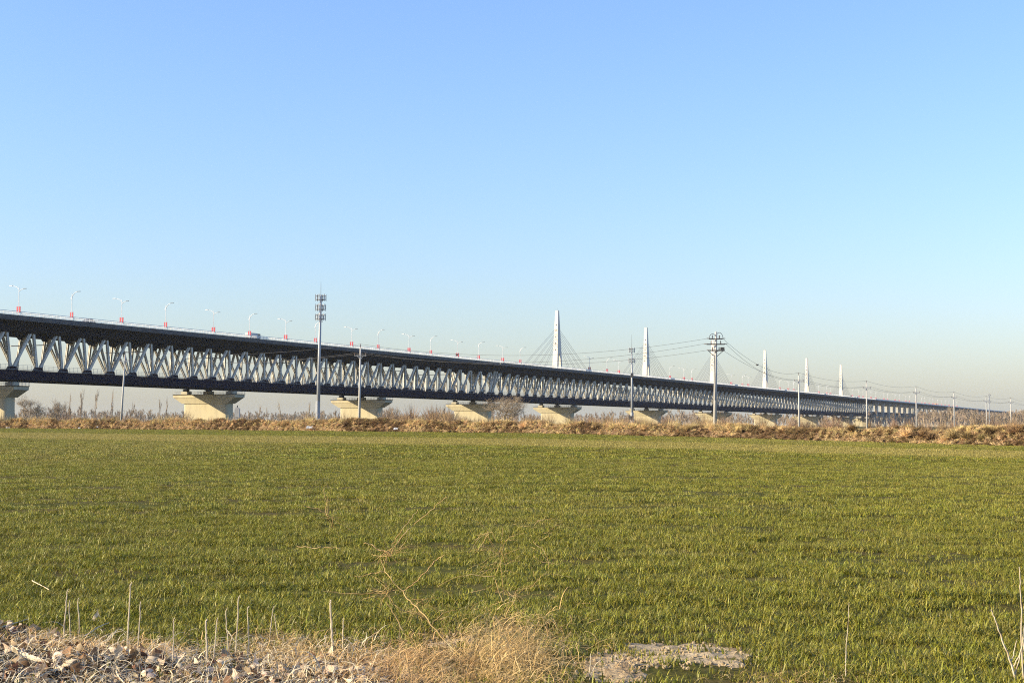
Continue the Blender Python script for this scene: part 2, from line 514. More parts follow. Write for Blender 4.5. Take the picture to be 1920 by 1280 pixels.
    for key, x0, x1 in (('n',XB,XT),('c',0,0),('f',-XB,-XT)):
        up = (x1-x0, 0, ZT-ZB)
        nrm = Vector((0,1,0)).cross(Vector(up)).normalized()
        a = Vector((x0,0,ZB)); b = Vector((x1,6,ZT)); c = Vector((x1,-6,ZT))
        d1 = (b-a).normalized(); d2 = (c-a).normalized()
        w = .85 if key != 'c' else .75
        dm[key+'r'] = member(a+d1*1.2, b-d1*.9, .72, w, d1.cross(nrm)).mesh('diagonal', M['white_steel'])
        dm[key+'l'] = member(a+d2*1.2, c-d2*.9, .72, w, d2.cross(nrm)).mesh('diagonal', M['white_steel'])
    cnt = 0; rest = MB()
    for k in range(npan+1):
        for key in ('nr','nl','cr','cl','fr','fl'):
            if key[1] == 'r' and k == npan: continue
            if key[1] == 'l' and k == 0: continue
            me = dm[key]
            if cnt < maxparts:
                link('diagonal', me, root, (0, k*PANEL, 0)); cnt += 1
            else:
                rest.add([(v.co.x, v.co.y+k*PANEL, v.co.z) for v in me.vertices], [tuple(p.vertices) for p in me.polygons])
    if rest.v:
        tag(rest.build('diagonals', M['white_steel'], root), kind='stuff')
    # end posts
    for yy in (.9, Lg-.9):
        for (x0, x1) in ((XB,XT),(0,0),(-XB,-XT)):
            sgn = 1 if yy < 2 else -1
            member((x0,yy,ZB+1), (x1,yy,ZT-.9), .95, .9, (0,1,0)).build('end_post', M['white_steel'], root)
    # sway frames near each end and mid way
    return root

truss_near = make_truss('truss_bridge', 'near double-deck steel truss bridge without towers, white diagonals between dark chords', -720, -120.4, 300)
truss_near.scale = (1, 1.01, 1); truss_near.location = bpt(0, -120.8 - 599.6*1.01)
truss_main = make_truss('truss_bridge', 'far double-deck steel truss bridge carrying the six white towers', -119.6, 960.4, 300)

# ------------------------------------------------------------------ piers
ORD = ['first','second','third','fourth','fifth','sixth','seventh','eighth','ninth','tenth','eleventh','twelfth','thirteenth','fourteenth','fifteenth',
       'sixteenth','seventeenth','eighteenth','nineteenth','twentieth']
def flare(m, b, t, z0, z1):
    """frustum between two rectangles (half x, half y)"""
    vs = [(-b[0],-b[1],z0),(b[0],-b[1],z0),(b[0],b[1],z0),(-b[0],b[1],z0),(-t[0],-t[1],z1),(t[0],-t[1],z1),(t[0],t[1],z1),(-t[0],t[1],z1)]
    m.add(vs, [(0,3,2,1),(4,5,6,7),(0,1,5,4),(1,2,6,5),(2,3,7,6),(3,0,4,7)])
def stadium(m, hx, hy, r, z0, z1, n=5):
    """box with rounded vertical edges"""
    pts = []
    for cx, cy, a0 in ((hx-r,hy-r,0),(-hx+r,hy-r,90),(-hx+r,-hy+r,180),(hx-r,-hy+r,270)):
        for k in range(n+1):
            a = R(a0 + 90*k/n); pts.append((cx+r*math.cos(a), cy+r*math.sin(a)))
    k = len(pts)
    m.add([(x,y,z0) for x,y in pts] + [(x,y,z1) for x,y in pts],
          [tuple(range(k))[::-1], tuple(range(k, 2*k))] + [(i,(i+1)%k,(i+1)%k+k,i+k) for i in range(k)])

def make_pier(Hc):
    root = empty('bridge_pier')
    m = MB(); stadium(m, 10.6, 2.4, 1.1, -Hc-4, -5.9); m.build('shaft', M['pier_concrete'], root)
    m = MB(); flare(m, (10.9,2.7), (14.7,3.3), -5.897, -3.5+.0); m.box(-14.9,14.9,-3.4,3.4,-3.497,-2.35)
    m.build('cap', M['pier_concrete'], root)
    m = MB(); m.box(-15.1,15.1,-3.6,3.6,-2.347,-2.15); m.build('walkway_slab', M['shaded_steel'], root)
    for x in (-11.0, 0, 11.0):
        m = MB(); m.box(x-1.5, x+1.5, -1.6, 1.6, -2.147, -1.0); m.build('plinth', M['pier_concrete'], root)
        m = MB(); m.box(x-.9, x+.9, -.9, .9, -.997, -.02); m.box(x-1.3, x+1.3, -1.2, 1.2, -.6, -.45); m.build('bearing', M['shaded_steel'], root)
    m = MB(); m.box(-2.6,2.6,-1.0,1.0,-2.0,-.9); 
    m = MB()
    for y in (-3.5, 3.5):
        for z in (-1.1, -1.6): m.box(-15,15,y-.03,y+.03,z,z+.06)
        for k in range(21): m.box(-15+k*1.5-.03, -15+k*1.5+.03, y-.03, y+.03, -2.147, -1.04)
    for x in (-15, 15):
        for z in (-1.1, -1.6): m.box(x-.03,x+.03,-3.46,3.46,z,z+.06)
        for k in range(5): m.box(x-.03,x+.03,-3+k*1.5-.03,-3+k*1.5+.03,-2.147,-1.1)
    m.build('guard_rail', M['galv'], root)
    return root
pier_ts = [-120.4-121.2*k for k in (3,2,1,0)] + [168*k for k in range(6)] + [960]
pier_lab = ['wide concrete pier cut by the left edge of the photo',
            'widest fully visible concrete pier, between the bare trees and the tall mast',
            'concrete pier standing right behind the second utility pole from the left',
            'concrete pier under the truss joint, partly behind the round bare tree']
p0 = make_pier(30)
for i, t in enumerate(pier_ts):
    o = p0 if i == 0 else copy_tree(p0)
    o.location = (C0 + DV*t); o.location.z = deck_z(t) - 20.1
    o.rotation_euler = (0, 0, ROTZ)
    if i < 4: lab = pier_lab[i]
    elif i < 10: lab = 'flared concrete pier right below the %s white tower from the left' % ORD[i-4]
    else: lab = 'concrete pier under the far end of the steel truss'
    tag(o, lab, 'bridge pier', 'flared concrete piers under the truss bridge')

# ------------------------------------------------------------------ towers with stay cables
def tower_mesh():
    H = 38.0
    m = MB()
    def pris(sec):
        # sec: list of (z, x half, y0, y1)
        for (z0,a,y0,y1),(z1,b,y2,y3) in zip(sec[:-1], sec[1:]):
            m.add([(-a,y0,z0),(a,y0,z0),(a,y1,z0),(-a,y1,z0),(-b,y2,z1),(b,y2,z1),(b,y3,z1),(-b,y3,z1)],
                  [(0,3,2,1),(4,5,6,7),(0,1,5,4),(1,2,6,5),(2,3,7,6),(3,0,4,7)])
    pris([(11.0,1.55,-3.25,3.25),(38.0,.95,-.85,.85)])
    me = m.mesh('tower_shaft', M['tower_concrete'])
    # oval openings right through the shaft
    o = link('shaft_tmp', me)
    cut = MB()
    for z in (18.5, 23.5):
        ring = [(.55*math.cos(2*math.pi*k/16), z + .95*math.sin(2*math.pi*k/16)) for k in range(16)]
        vs = [(-3, y, zz) for y, zz in ring] + [(3, y, zz) for y, zz in ring]
        cut.add(vs, [tuple(range(16)), tuple(range(16,32))[::-1]] + [(i+16,(i+1)%16+16,(i+1)%16,i) for i in range(16)])
    co = cut.build('cut_tmp', M['tower_concrete'])
    md = o.modifiers.new('b', 'BOOLEAN'); md.object = co; md.operation = 'DIFFERENCE'; md.solver = 'EXACT'
    dg = bpy.context.evaluated_depsgraph_get()
    out = bpy.data.meshes.new_from_object(o.evaluated_get(dg))
    out.name = 'tower_shaft'
    bpy.data.objects.remove(o); bpy.data.objects.remove(co)
    m2 = MB(); m = m2
    def leg(s):
        q = MB()
        a0, a1 = (s*4.4, s*2.3); b0, b1 = (s*3.25, s*.9)
        ys = sorted((a0,a1)); yt = sorted((b0,b1))
        q.add([(-1.7,ys[0],.06),(1.7,ys[0],.06),(1.7,ys[1],.06),(-1.7,ys[1],.06),(-1.55,yt[0],10.997),(1.55,yt[0],10.997),(1.55,yt[1],10.997),(-1.55,yt[1],10.997)],
              [(0,3,2,1),(4,5,6,7),(0,1,5,4),(1,2,6,5),(2,3,7,6),(3,0,4,7)])
        return q.mesh('leg', M['tower_concrete'])
    return out, leg(-1), leg(1)
shaft_me, legA, legB = tower_mesh()
def make_tower():
    root = empty('bridge_tower')
    link('shaft', shaft_me, root); link('leg', legA, root); link('leg', legB, root)
    for z in (13.5, 17.5, 21.5, 25.5, 29):
        f = (z-11)/27; y = -3.25 + (3.25-.85)*f
        m = MB(); m.box(-.28,.28,y-.05,y+.2,z-.35,z+.35); m.build('vent', M['shaded_steel'], root)
    m = MB(); m.box(-.7,.7,-.6,.6,38.003,38.25); m.tube([(0,0,38.25),(0,0,40)], .05, 5); m.build('lightning_rod', M['galv'], root)
    for s in (1,-1):
        for dy, z in ((22,17.5),(33,20.5),(44,23.5),(55,26.5)):
            for x in (-.55,.55):
                f = (z-11)/27; y = (3.25-2.4*f)*s
                m = MB(); m.tube([(x,s*dy,.1),(x,y*.98,z)], .07, 6); m.build('stay_cable', M['cable'], root)
            m = MB(); m.tube([(0,s*dy,.07),(0,s*(dy-1.2),.9)], .22, 8); m.tube([(-.55,s*(dy-3),1.0),(-.55,s*(dy-4.6),2.0)], .25, 6)
            m.build('cable_anchor', M['dark_iron'], root)
    for s in (1,-1):
        m = MB(); m.box(s*2.4-.2, s*2.4+.2, -14, 14, .065, 1.7); m.build('barrier', M['rail_paint'], root)
    return root
tw = make_tower()
for k in range(6):
    o = tw if k == 0 else copy_tree(tw)
    t = 168*k
    o.location = bpt(0, t); o.rotation_euler = (0, 0, ROTZ)
    lab = ['tallest-looking white bridge tower, leftmost of the six, long stay cables both sides',
           'second white bridge tower from the left, just right of the thin antenna mast',
           'third white bridge tower from the left, half hidden by the stout utility pole',
           'fourth white bridge tower from the left, first one right of the big utility pole',
           'fifth white bridge tower from the left, just right of a slender utility pole',
           'sixth and smallest-looking white bridge tower, nearest the end of the truss'][k]
    tag(o, lab, 'bridge tower', 'white cable-stay towers along the bridge')

# ------------------------------------------------------------------ concrete viaduct beyond the truss
SP = 40.65
vroot = empty('concrete_viaduct', bpt(0, 961), (Matrix.Rotation(ROTZ,4,'Z') @ Matrix.Rotation(-.0021,4,'X')).to_euler())
tag(vroot, 'long double-deck concrete viaduct running on from the truss to the horizon', 'viaduct')
Lv = SP*110
m = MB(); m.box(-16.2,16.2,0,Lv,-1.0,.25); m.build('road_deck', M['viaduct_girder_shaded'], vroot)
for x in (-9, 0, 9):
    m = MB(); m.box(x-2.6,x+2.6,.5,Lv,-3.4,-1.003); m.build('road_girder', M['viaduct_girder_shaded'], vroot)
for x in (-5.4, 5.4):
    m = MB(); m.box(x-4.8,x+4.8,.5,Lv,-15.0,-14.0); m.box(x-2.8,x+2.8,.5,Lv,-18.6,-15.003); m.build('rail_girder', M['viaduct_girder_shaded'], vroot)
for s in (1,-1):
    m = MB(); m.box(s*16.0-.1,s*16.0+.1,0,Lv,.253,1.3); m.build('parapet', M['rail_paint'], vroot)
def make_vpier():
    root = empty('viaduct_pier')
    for s in (1,-1):
        m = MB(); stadium(m, 1.6, 1.5, .4, -13.9, -5.2, 3); o = m.build('column', M['viaduct_concrete'], root); o.location.x = s*12.2
        m = MB(); stadium(m, 3.2, 1.7, .8, -36, -20.6, 3); o = m.build('shaft', M['viaduct_concrete'], root); o.location.x = s*6.2
        m = MB(); stadium(m, 1.6, 1.5, .4, -36, -13.903, 3); o = m.build('column', M['viaduct_concrete'], root); o.location.x = s*12.2
    m = MB(); m.box(-15.2,15.2,-1.6,1.6,-5.197,-3.42); m.build('cap_beam', M['viaduct_concrete'], root)
    m = MB(); m.box(-10.4,10.4,-1.8,1.8,-20.597,-18.62); m.build('cap_beam', M['viaduct_concrete'], root)
    return root
vp = make_vpier()
for k in range(50):
    o = vp if k == 0 else copy_tree(vp)
    y = SP*(k+.6)
    q = C0 + DV*(961+y)
    o.location = (q.x, q.y, deck_z(961) - .0021*y); o.rotation_euler = (0,0,ROTZ)
    lab = ('%s viaduct pier past the far end of the white steel truss' % ORD[k]) if k < 10 else 'viaduct pier beyond the tenth, behind the bare poplar wood'
    tag(o, lab, 'viaduct pier', 'piers of the concrete viaduct')

# ------------------------------------------------------------------ lamp posts along the deck
def lamp_proto(kind):
    root = empty('street_lamp')
    m = MB(); m.tube([(0,0,.25),(0,0,8.8)], [.14,.085], 8); m.tube([(0,0,8.8),(0,0,9.5)],[.10,.05],6)
    m.build('post', M['lamp_white'], root)
    if kind == 0:
        m = MB(); m.tube([(0,0,8.6),(-.8,0,9.4),(-2.6,0,9.85)], [.11,.09,.08], 6); m.build('arm', M['lamp_white'], root)
        m = MB(); m.box(-3.9,-2.6,-.26,.26,9.80,9.98); m.build('lamp_head', M['lamp_white'], root)
        m = MB(); m.tube([(0,0,7.9),(.9,0,8.5),(1.9,0,8.75)], [.11,.09,.08], 6); m.build('arm', M['lamp_white'], root)
        m = MB(); m.box(1.9,3.0,-.22,.22,8.70,8.86); m.build('lamp_head', M['lamp_glass'], root)
    else:
        m = MB(); m.tube([(0,0,7.8),(.25,0,8.7),(1.2,0,9.6),(2.2,0,9.95)], [.13,.11,.09,.08], 6); m.build('arm', M['lamp_white'], root)
        m = MB(); m.box(2.2,3.5,-.25,.25,9.9,10.06); m.build('lamp_head', M['lamp_glass'], root)
        m = MB(); m.tube([(0,0,7.4),(-.5,0,8.0)], [.16,.10], 6); m.build('bracket', M['lamp_white'], root)
    for s in (1,-1):
        m = MB()
        a, b = sorted((s*.2, s*(.80 if kind == 0 else .66)))
        m.box(a, b, -.06, .06, 1.2, 3.0); m.box(min(a,b)-.03, max(a,b)+.03, -.08, .08, 3.0, 3.08)
        m.build('banner', M['red_panel'], root)
    return root
LP = [lamp_proto(0), lamp_proto(1)]
used = [False, False]
lx = [-66,30,130,224,307,397,465,533,589,657,707,765,806,856,896,941,974,1104,1137,1159,1255,1281,1296,1370,1391,1402,1461,1477,1487,1534,1549,1556,
      1597,1609,1617,1632,1641,1656,1663,1677,1685,1697,1704,1716,1727,1733,1741,1748,1757,1764,1771,1778,1786,1793]
lamp_words = {1:'leftmost street lamp on the bridge deck, two arms and a red banner', 2:'second street lamp from the left on the deck, one arm bent right',
 3:'third street lamp from the left on the deck, two arms, red banner', 4:'fourth street lamp from the left on the deck, one arm bent right',
 5:'fifth street lamp from the left, two arms, above the widest pier', 6:'sixth street lamp from the left, beside the small truck on the deck',
 7:'seventh street lamp from the left, last before the tall mast', 8:'street lamp on the deck half hidden by the tall mast',
 9:'first street lamp right of the tall mast, two arms', 10:'second street lamp right of the tall mast, one arm bent right'}
for i, px in enumerate(lx):
    k = (i+1) % 2
    if used[k]: o = copy_tree(LP[k])
    else: o = LP[k]; used[k] = True
    t = t_at(px, 15.4)
    z = deck_z(t) if t < 961 else deck_z(961) - .0021*(t-961)
    p = C0 + DV*t + NV*15.9
    o.location = (p.x, p.y, z + .0); o.rotation_euler = (0,0,ROTZ)
    if i in lamp_words: lab = lamp_words[i]
    elif i < 17: lab = '%s street lamp on the deck counting leftwards from the leftmost white tower' % ORD[16-i]
    elif i < 32: lab = '%s street lamp between the %s and %s white towers' % (ORD[(i-17)%3], ORD[(i-17)//3], ORD[min(5,(i-17)//3+1)])
    elif i < 35: lab = '%s street lamp right of the sixth white tower' % ORD[i-32]
    else: lab = 'tiny distant white street lamp on the viaduct beyond the truss'
    if 35 <= i < 44: lab = '%s tiny street lamp past the three right of the sixth white tower' % ORD[i-35]
    if 29 <= i < 32: lab = '%s street lamp between the fifth and sixth white towers' % ORD[i-29]
    if i == 0: lab = 'street lamp on the deck just outside the left edge of the photo'
    tag(o, lab, 'street lamp', 'white street lamps along the bridge deck')

# ------------------------------------------------------------------ vehicles on the deck
def wheel(root, x, y, r, w):
    m = MB(); m.tube([(x-w/2,y,r),(x+w/2,y,r)], r, 14); m.build('wheel', M['tyre'], root)
def place_deck(o, px, off, rz=0):
    t = t_at(px, off); p = C0 + DV*t + NV*off
    z = deck_z(t) if t < 961 else deck_z(961) - .0021*(t-961)
    o.location = (p.x, p.y, z+.065); o.rotation_euler = (0,0,ROTZ+rz)
def box_truck(px, off, label, cargo, cab, H=2.9):
    r = empty('truck')
    m = MB(); m.box(-1.15,1.15,-4.0,1.6,.9,H); m.box(-1.18,1.18,-4.03,1.63,H,H+.08); m.build('cargo_box', cargo, r)
    m = MB(); flare(m, (1.1,.95),(1.05,.75), .6, 2.5)
    c = m.build('cab', cab, r); c.location.y = 2.75
    m = MB(); m.box(-.95,.95,3.66,3.72,1.55,2.3); m.build('windscreen', M['lamp_glass'], r)
    m = MB(); m.box(-.5,.5,-3.9,3.3,.55,.88); m.build('chassis', M['dark_iron'], r)
    for y in (-2.9, 2.6):
        for x in (-.95,.95): wheel(r, x, y, .48, .3)
    place_deck(r, px, off); tag(r, label, 'truck')
box_truck(474, 13.0, 'small pale truck on the deck just right of the sixth street lamp', M['truck_white'], M['car_dark'], 2.5)
box_truck(1754, 12.0, 'small orange topped truck on the distant viaduct deck', M['orange_tarp'], M['car_dark'], 3.4)
def car(px, off, label):
    r = empty('car')
    m = MB()
    prof = [(-2.3,.45),(-2.3,1.0),(-1.7,1.15),(-1.1,1.75),(.7,1.8),(1.5,1.15),(2.3,1.0),(2.35,.45)]
    k = len(prof)
    m.add([(-.9,y,z) for y,z in prof]+[(.9,y,z) for y,z in prof], [tuple(range(k)), tuple(range(k,2*k))[::-1]]+[(i+k,(i+1)%k+k,(i+1)%k,i) for i in range(k)])
    m.build('body', M['car_dark'], r)
    for s in (1,-1):
        m = MB(); m.add([(s*.91,-1.0,1.2),(s*.91,1.2,1.2),(s*.91,.6,1.65),(s*.91,-.7,1.65),(s*.93,-1.0,1.2),(s*.93,1.2,1.2),(s*.93,.6,1.65),(s*.93,-.7,1.65)],
              [(0,3,2,1),(4,5,6,7),(0,1,5,4),(1,2,6,5),(2,3,7,6),(3,0,4,7)]); m.build('side_window', M['lamp_glass'], r)
    for y in (-1.45,1.45):
        for x in (-.82,.82): wheel(r, x, y, .34, .2)
    place_deck(r, px, off); tag(r, label, 'car')
    return r
car(1596, 12.5, 'dark van shaped car on the deck between the sixth white tower and the truss end').scale = (1.3,1.4,1.5)
car(165, 13.0, 'low dark car behind the railing between the second and third street lamps')

# ------------------------------------------------------------------ antenna masts
def mast(px, base_py, top_py, Y, label, levels, rb, rt, whip, cabinet=True, lean=0.0):
    top = P(px, top_py, Y); b = Vector((top.x, Y, G(top.x, Y)-.3))
    H = top.z - b.z
    r = empty('antenna_mast', b)
    m = MB(); m.tube([(0,0,0),(lean*.5,0,H*.55),(lean,0,H)], [rb,(rb+rt)/2,rt], 12); m.build('pole', M['galv'], r, smooth=True)
    m = MB(); m.tube([(lean,0,H),(lean,0,H+whip)], [.06,.03], 5); m.build('lightning_rod', M['dark_iron'], r)
    m = MB(); m.tube([(0,0,0),(0,0,H*.22)], [rb*1.12, rb*1.08], 12); m.build('base_sleeve', M['galv'], r)
    for (zf, rad) in levels:
        z = H*zf; cx = lean*zf
        m = MB()
        for hz in (0, 1.1):
            ring = [(cx+rad*math.cos(2*math.pi*k/12), rad*math.sin(2*math.pi*k/12), z+hz) for k in range(13)]
            m.tube(ring, .06, 4, cap=False)
        for k in range(6):
            a = 2*math.pi*k/6
            m.tube([(cx+rad*math.cos(a), rad*math.sin(a), z),(cx+rad*math.cos(a), rad*math.sin(a), z+1.1)], .045, 4)
            m.tube([(cx,0,z),(cx+rad*math.cos(a), rad*math.sin(a), z)], .05, 4)
        m.build('platform', M['dark_iron'], r)
        for k in range(6):
            a = 2*math.pi*(k+.3)/6
            m = MB(); x = cx+(rad+.15)*math.cos(a); y = (rad+.15)*math.sin(a)
            m.box(-.10,.10,-.06,.06,-.6,1.3)
            o = m.build('antenna_panel', M['antenna'], r); o.location = (x,y,z+.2); o.rotation_euler = (0,0,a+math.pi/2)
    tag(r, label, 'antenna mast')
    return r
mast(597.5, 783, 553, 398, 'tall grey antenna mast with three ringed platforms before the bridge', [(.965,1.3),(.893,1.25),(.822,1.25)], .56, .26, 3.6, lean=.6)
mm_ = mast(1184.5, 790, 652, 560, 'thin antenna mast with two round antenna clusters, left of the second tower', [(.955,1.0),(.83,1.15)], .55, .22, 5.0)
m = MB(); m.box(-.5,.5,-.5,.5,0,1.6); o = m.build('equipment_box', M['dark_iron'], mm_); o.location = (0,-.5, 20.2)
m = MB(); m.box(-.8,.8,-.5,.5,0,1.4); o = m.build('equipment_box', M['dark_iron'], mm_); o.location = (-.4,-.5, 4.2)
mast(1854.5, 790, 738, 1450, 'small distant antenna mast between the last two utility poles', [(.95,1.5),(.74,1.7)], .75, .35, 3.0)

# ------------------------------------------------------------------ utility poles and wires
def insulator(m, p, h=.32, r=.09):
    p = Vector(p)
    for k in range(3):
        m.tube([p+Vector((0,0,h*k/3)), p+Vector((0,0,h*(k+.55)/3))], [r*1.0, r*.55], 8)
    m.tube([p, p+Vector((0,0,h))], r*.35, 6)
ARMX = .85
def upole(px, top_py, Y, label, lean=(0,0), arm_drop=1.5, size=1.0, arms=True):
    top = P(px, top_py, Y); b = Vector((top.x - lean[0], Y - lean[1], 0)); b.z = G(b.x, b.y) - .3
    H = top.z - b.z
    r = empty('utility_pole', b)
    m = MB(); m.tube([(0,0,0),(lean[0],lean[1],H-.35)], [.21*size,.11*size], 12); m.build('pole', M['pole_concrete'], r, smooth=True)
    m = MB(); m.tube([(lean[0],lean[1],H-.42),(lean[0],lean[1],H-.05)], .035, 6); insulator(m, (lean[0],lean[1],H-.12)); m.build('top_insulator', M['porcelain'], r)
    f = (H-arm_drop)/H
    if arms:
        a = Vector((lean[0]*f, lean[1]*f-.16*size, H-arm_drop))
        m = MB(); m.beam(a+Vector((-ARMX,0,0)), a+Vector((ARMX,0,0)), .09, .11); 
        m.beam(a+Vector((-.5,0,0)), a+Vector((0,0,-.55)), .05,.05); m.beam(a+Vector((.5,0,0)), a+Vector((0,0,-.55)), .05,.05)
        m.build('cross_arm', M['antenna'], r)
        for s in (1,-1):
            m = MB(); insulator(m, a+Vector((s*(ARMX-.06),0,.06))); m.build('insulator', M['porcelain'], r)
    tag(r, label, 'utility pole', 'concrete utility poles behind the bank')
    T = b + Vector((lean[0],lean[1],H+.15))
    A = b + Vector((lean[0]*f, lean[1]*f-.16, H-arm_drop+.36))
    return T, A+Vector((-(ARMX-.06),0,0)), A+Vector((ARMX-.06,0,0))
W = {}
W[0] = upole(235, 661, 262, 'leaning utility pole left of the widest pier, darkest and leftmost of the poles', lean=(.65,0))
W[1] = upole(676, 647, 212, 'straight utility pole standing before the second pier, right of the tall mast', lean=(.15,0))
W[3] = upole(1497.5, 700, 279, 'slender utility pole with one cross arm, left of the fifth white tower')
W[4] = upole(1624.5, 715, 325, 'slender utility pole just left of the far end of the white truss')
W[5] = upole(1717.5, 725, 369, 'slender utility pole where the bare poplar wood begins')
W[6] = upole(1788.5, 735, 412, 'slender utility pole before the poplar wood, third from the right')
W[7] = upole(1849, 743, 457, 'slender utility pole beside the small distant antenna mast')
W[8] = upole(1895, 746, 499, 'last utility pole near the right edge of the photo')
W[9] = upole(1940, 752, 545, 'utility pole just outside the right edge of the photo')

# the strain pole with many arms
def strain_pole():
    Y = 190; top = P(1342.5, 622, Y); b = Vector((top.x-.25, Y, 0)); b.z = G(b.x, Y) - .3
    H = top.z - b.z
    r = empty('utility_pole', b)
    dx = lambda z: .25*z/H
    m = MB(); m.tube([(0,0,0),(.25,0,H)], [.25,.15], 14); m.build('pole', M['pole_concrete'], r, smooth=True)
    for z, L in ((H-.9,1.0),(H-1.6,1.35),(H-2.4,.95)):
        for s in (1,-1):
            m = MB(); m.beam((dx(z)-L*.85, s*.27, z), (dx(z)+L*.85, s*.27, z), .09, .12)
            m.build('cross_arm', M['dark_iron'], r)
        for s in (-1,1):
            m = MB(); x = dx(z)+s*L*.8
            for k in range(4):
                m.tube([(x+s*(k*.11),0,z+.05),(x+s*(k*.11+.06),0,z+.05)], [.10,.04], 8)
            m.build('insulator', M['porcelain'], r)
            m = MB(); insulator(m, (dx(z)+s*L*.45, 0, z+.06), .4, .11); m.build('insulator', M['porcelain'], r)
    for s, h in ((1,.55),(-1,.4)):
        z = H-.9
        m = MB(); pts = [(dx(H)+s*.9, 0, z+.1)]
        for k in range(1,8):
            a = math.pi*k/8
            pts.append((dx(H)+s*.45+s*.45*math.cos(a), s*.15, z+.1+h*1.3*math.sin(a)))
        m.tube(pts, .035, 5); m.build('jumper_loop', M['wire'], r)
    
    m = MB(); m.box(.75,1.25,-.55,-.2,H-2.5,H-2.0); m.beam((.1,-.3,H-2.6),(1.2,-.3,H-2.25),.07,.07); m.build('switch_box', M['dark_iron'], r)
    m = MB(); m.tube([(.0,-.25,H*.35),(.0,-.25,H-3)], .04, 5); m.build('down_lead', M['wire'], r)
    for s in (1,-1):
        m = MB(); m.beam((dx(H-2.4)+s*1.0,0,H-2.4),(dx(H-3.2),0,H-3.3),.07,.07); m.build('brace', M['dark_iron'], r)
    tag(r, 'stout utility pole with three dark cross arms and jumper loops, before the third white tower', 'utility pole', 'concrete utility poles behind the bank')
    def q(x, z): return b + Vector((x, 0, z))
    return (q(-.8,H-.85), q(-1.25,H-1.55), q(-.7,H-2.35)), (q(1.1,H-.85), q(1.5,H-1.55), q(1.1,H-2.35))
SL, SR = strain_pole()
def wire(name, spans, label, clamps=()):
    root = MB()
    for a, b, sag in spans:
        pts = []
        for k in range(25):
            f = k/24; p = a.lerp(b, f); p = p.copy(); p.z -= sag*4*f*(1-f); pts.append(p)
        root.tube(pts, .018, 5, cap=False)
    o = root.build(name, M['wire'])
    tag(o, label, 'wire', 'overhead wires between the utility poles')
    for (a, b, sag, f) in clamps:
        p = a.lerp(b, f); p.z -= sag*4*f*(1-f)
        m = MB(); m.tube([p+Vector((-.2,0,-.02)), p+Vector((-.08,0,-.1)), p+Vector((.1,0,-.08)), p+Vector((.24,0,.03))], [.04,.12,.12,.03], 8)
        c = m.build('clamp', M['dark_iron'], o)
def run(i0):
    s = []
    for a, b in ((3,4),(4,5),(5,6),(6,7),(7,8),(8,9)):
        s.append((W[a][i0], W[b][i0], .75))
    return s
wire('overhead_wire', [(W[0][0], W[1][0], 1.0), (W[1][0], SL[0], 1.9), (SR[0], W[3][0], 1.7)] + run(0), 'topmost overhead wire running over all the utility pole tops',
     [(W[1][0], SL[0], 1.9, .30), (SR[0], W[3][0], 1.7, .36)])
wire('overhead_wire', [(W[0][1], W[1][1], 1.1), (W[1][1], SL[1], 1.9), (SR[1], W[3][1], 1.5)] + run(1), 'middle overhead wire, on the left ends of the cross arms')
wire('overhead_wire', [(W[0][2], W[1][2], 1.1), (W[1][2], SL[2], 1.8), (SR[2], W[3][2], 1.2)] + run(2), 'lowest overhead wire, on the right ends of the cross arms')

# small concrete marker behind the bank
q = P(445, 766, 262); m = MB(); m.box(-.42,.42,-.4,.4,-1.5,0); m.box(-.3,.3,-.3,.3,0,.22)
o = m.build('marker_post', M['pole_concrete'], None, q); m = MB(); m.tube([(0,0,.22),(0,0,.6)], .1, 6); m.build('rod', M['dark_iron'], o)
m = MB(); m.box(-.3,.3,-.25,.25,-3.0,-1.5); m.build('post', M['pole_concrete'], o)
tag(o, 'short pale concrete marker post right of the widest pier', 'marker post')

# ------------------------------------------------------------------ trees
def tree_mesh(name, seed, H, spread, levels, mat_, nkids=4, upright=.5, r0=.25, split=.28, twig_r=.02, sides=4, maxseg=9000, lenf=.72):
    rg = random.Random(seed); m = MB(); cnt = [0]
    def branch(p, d, L, r, lv):
        if cnt[0] > maxseg: return
        n = 4 if lv < 2 else 3
        pts = [p]; rad = [r]; cur = p.copy(); dd = d.copy()
        for k in range(n):
            dd = (dd + Vector((rg.uniform(-1,1), rg.uniform(-1,1), rg.uniform(-.6,1)*upright))*.17).normalized()
            cur = cur + dd*(L/n); pts.append(cur.copy()); rad.append(max(twig_r, r*(1-.55*(k+1)/n)))
        m.tube(pts, rad, sides if lv < 3 else 3, cap=False); cnt[0] += n
        if lv >= levels: return
        kids = nkids + (1 if rg.random() < .5 else 0)
        for k in range(kids):
            f = rg.uniform(.35, 1.0) if lv else rg.uniform(split, 1.0)
            i = min(n-1, int(f*n)); q = pts[i].lerp(pts[i+1], f*n-i)
            ax = Vector((rg.uniform(-1,1), rg.uniform(-1,1), rg.uniform(-.35,.6))).normalized()
            nd = (dd*(.62) + ax*spread + Vector((0,0,upright*.35))).normalized()
            branch(q, nd, L*rg.uniform(lenf-.14, lenf+.1), max(twig_r, r*.5), lv+1)
    branch(Vector((0,0,-.3)), Vector((rg.uniform(-.06,.06),0,1)).normalized(), H*.42, r0, 0)
    return m.mesh(name, mat_)
def plant_tree(px, top_py, Y, me, H, label, wscale=1.0, cat='tree', name='bare_tree', group=None, trunk_r=.2):
    top = P(px, top_py, Y); g = G(top.x, Y)
    zmax = max(v.co.z for v in me.vertices)
    s = (top.z - g)/zmax
    root = empty(name, (top.x, Y, g), (0,0,rng.uniform(0,6)))
    link('crown', me, root, scale=(s*wscale, s*wscale, s))
    m = MB(); m.tube([(0,0,-.5),(.02,0,H*.12),(0,0,H*.26)], [trunk_r*1.3, trunk_r, trunk_r*.8], 8)
    m.build('trunk', M['bark'], root)
    tag(root, label, cat, group)
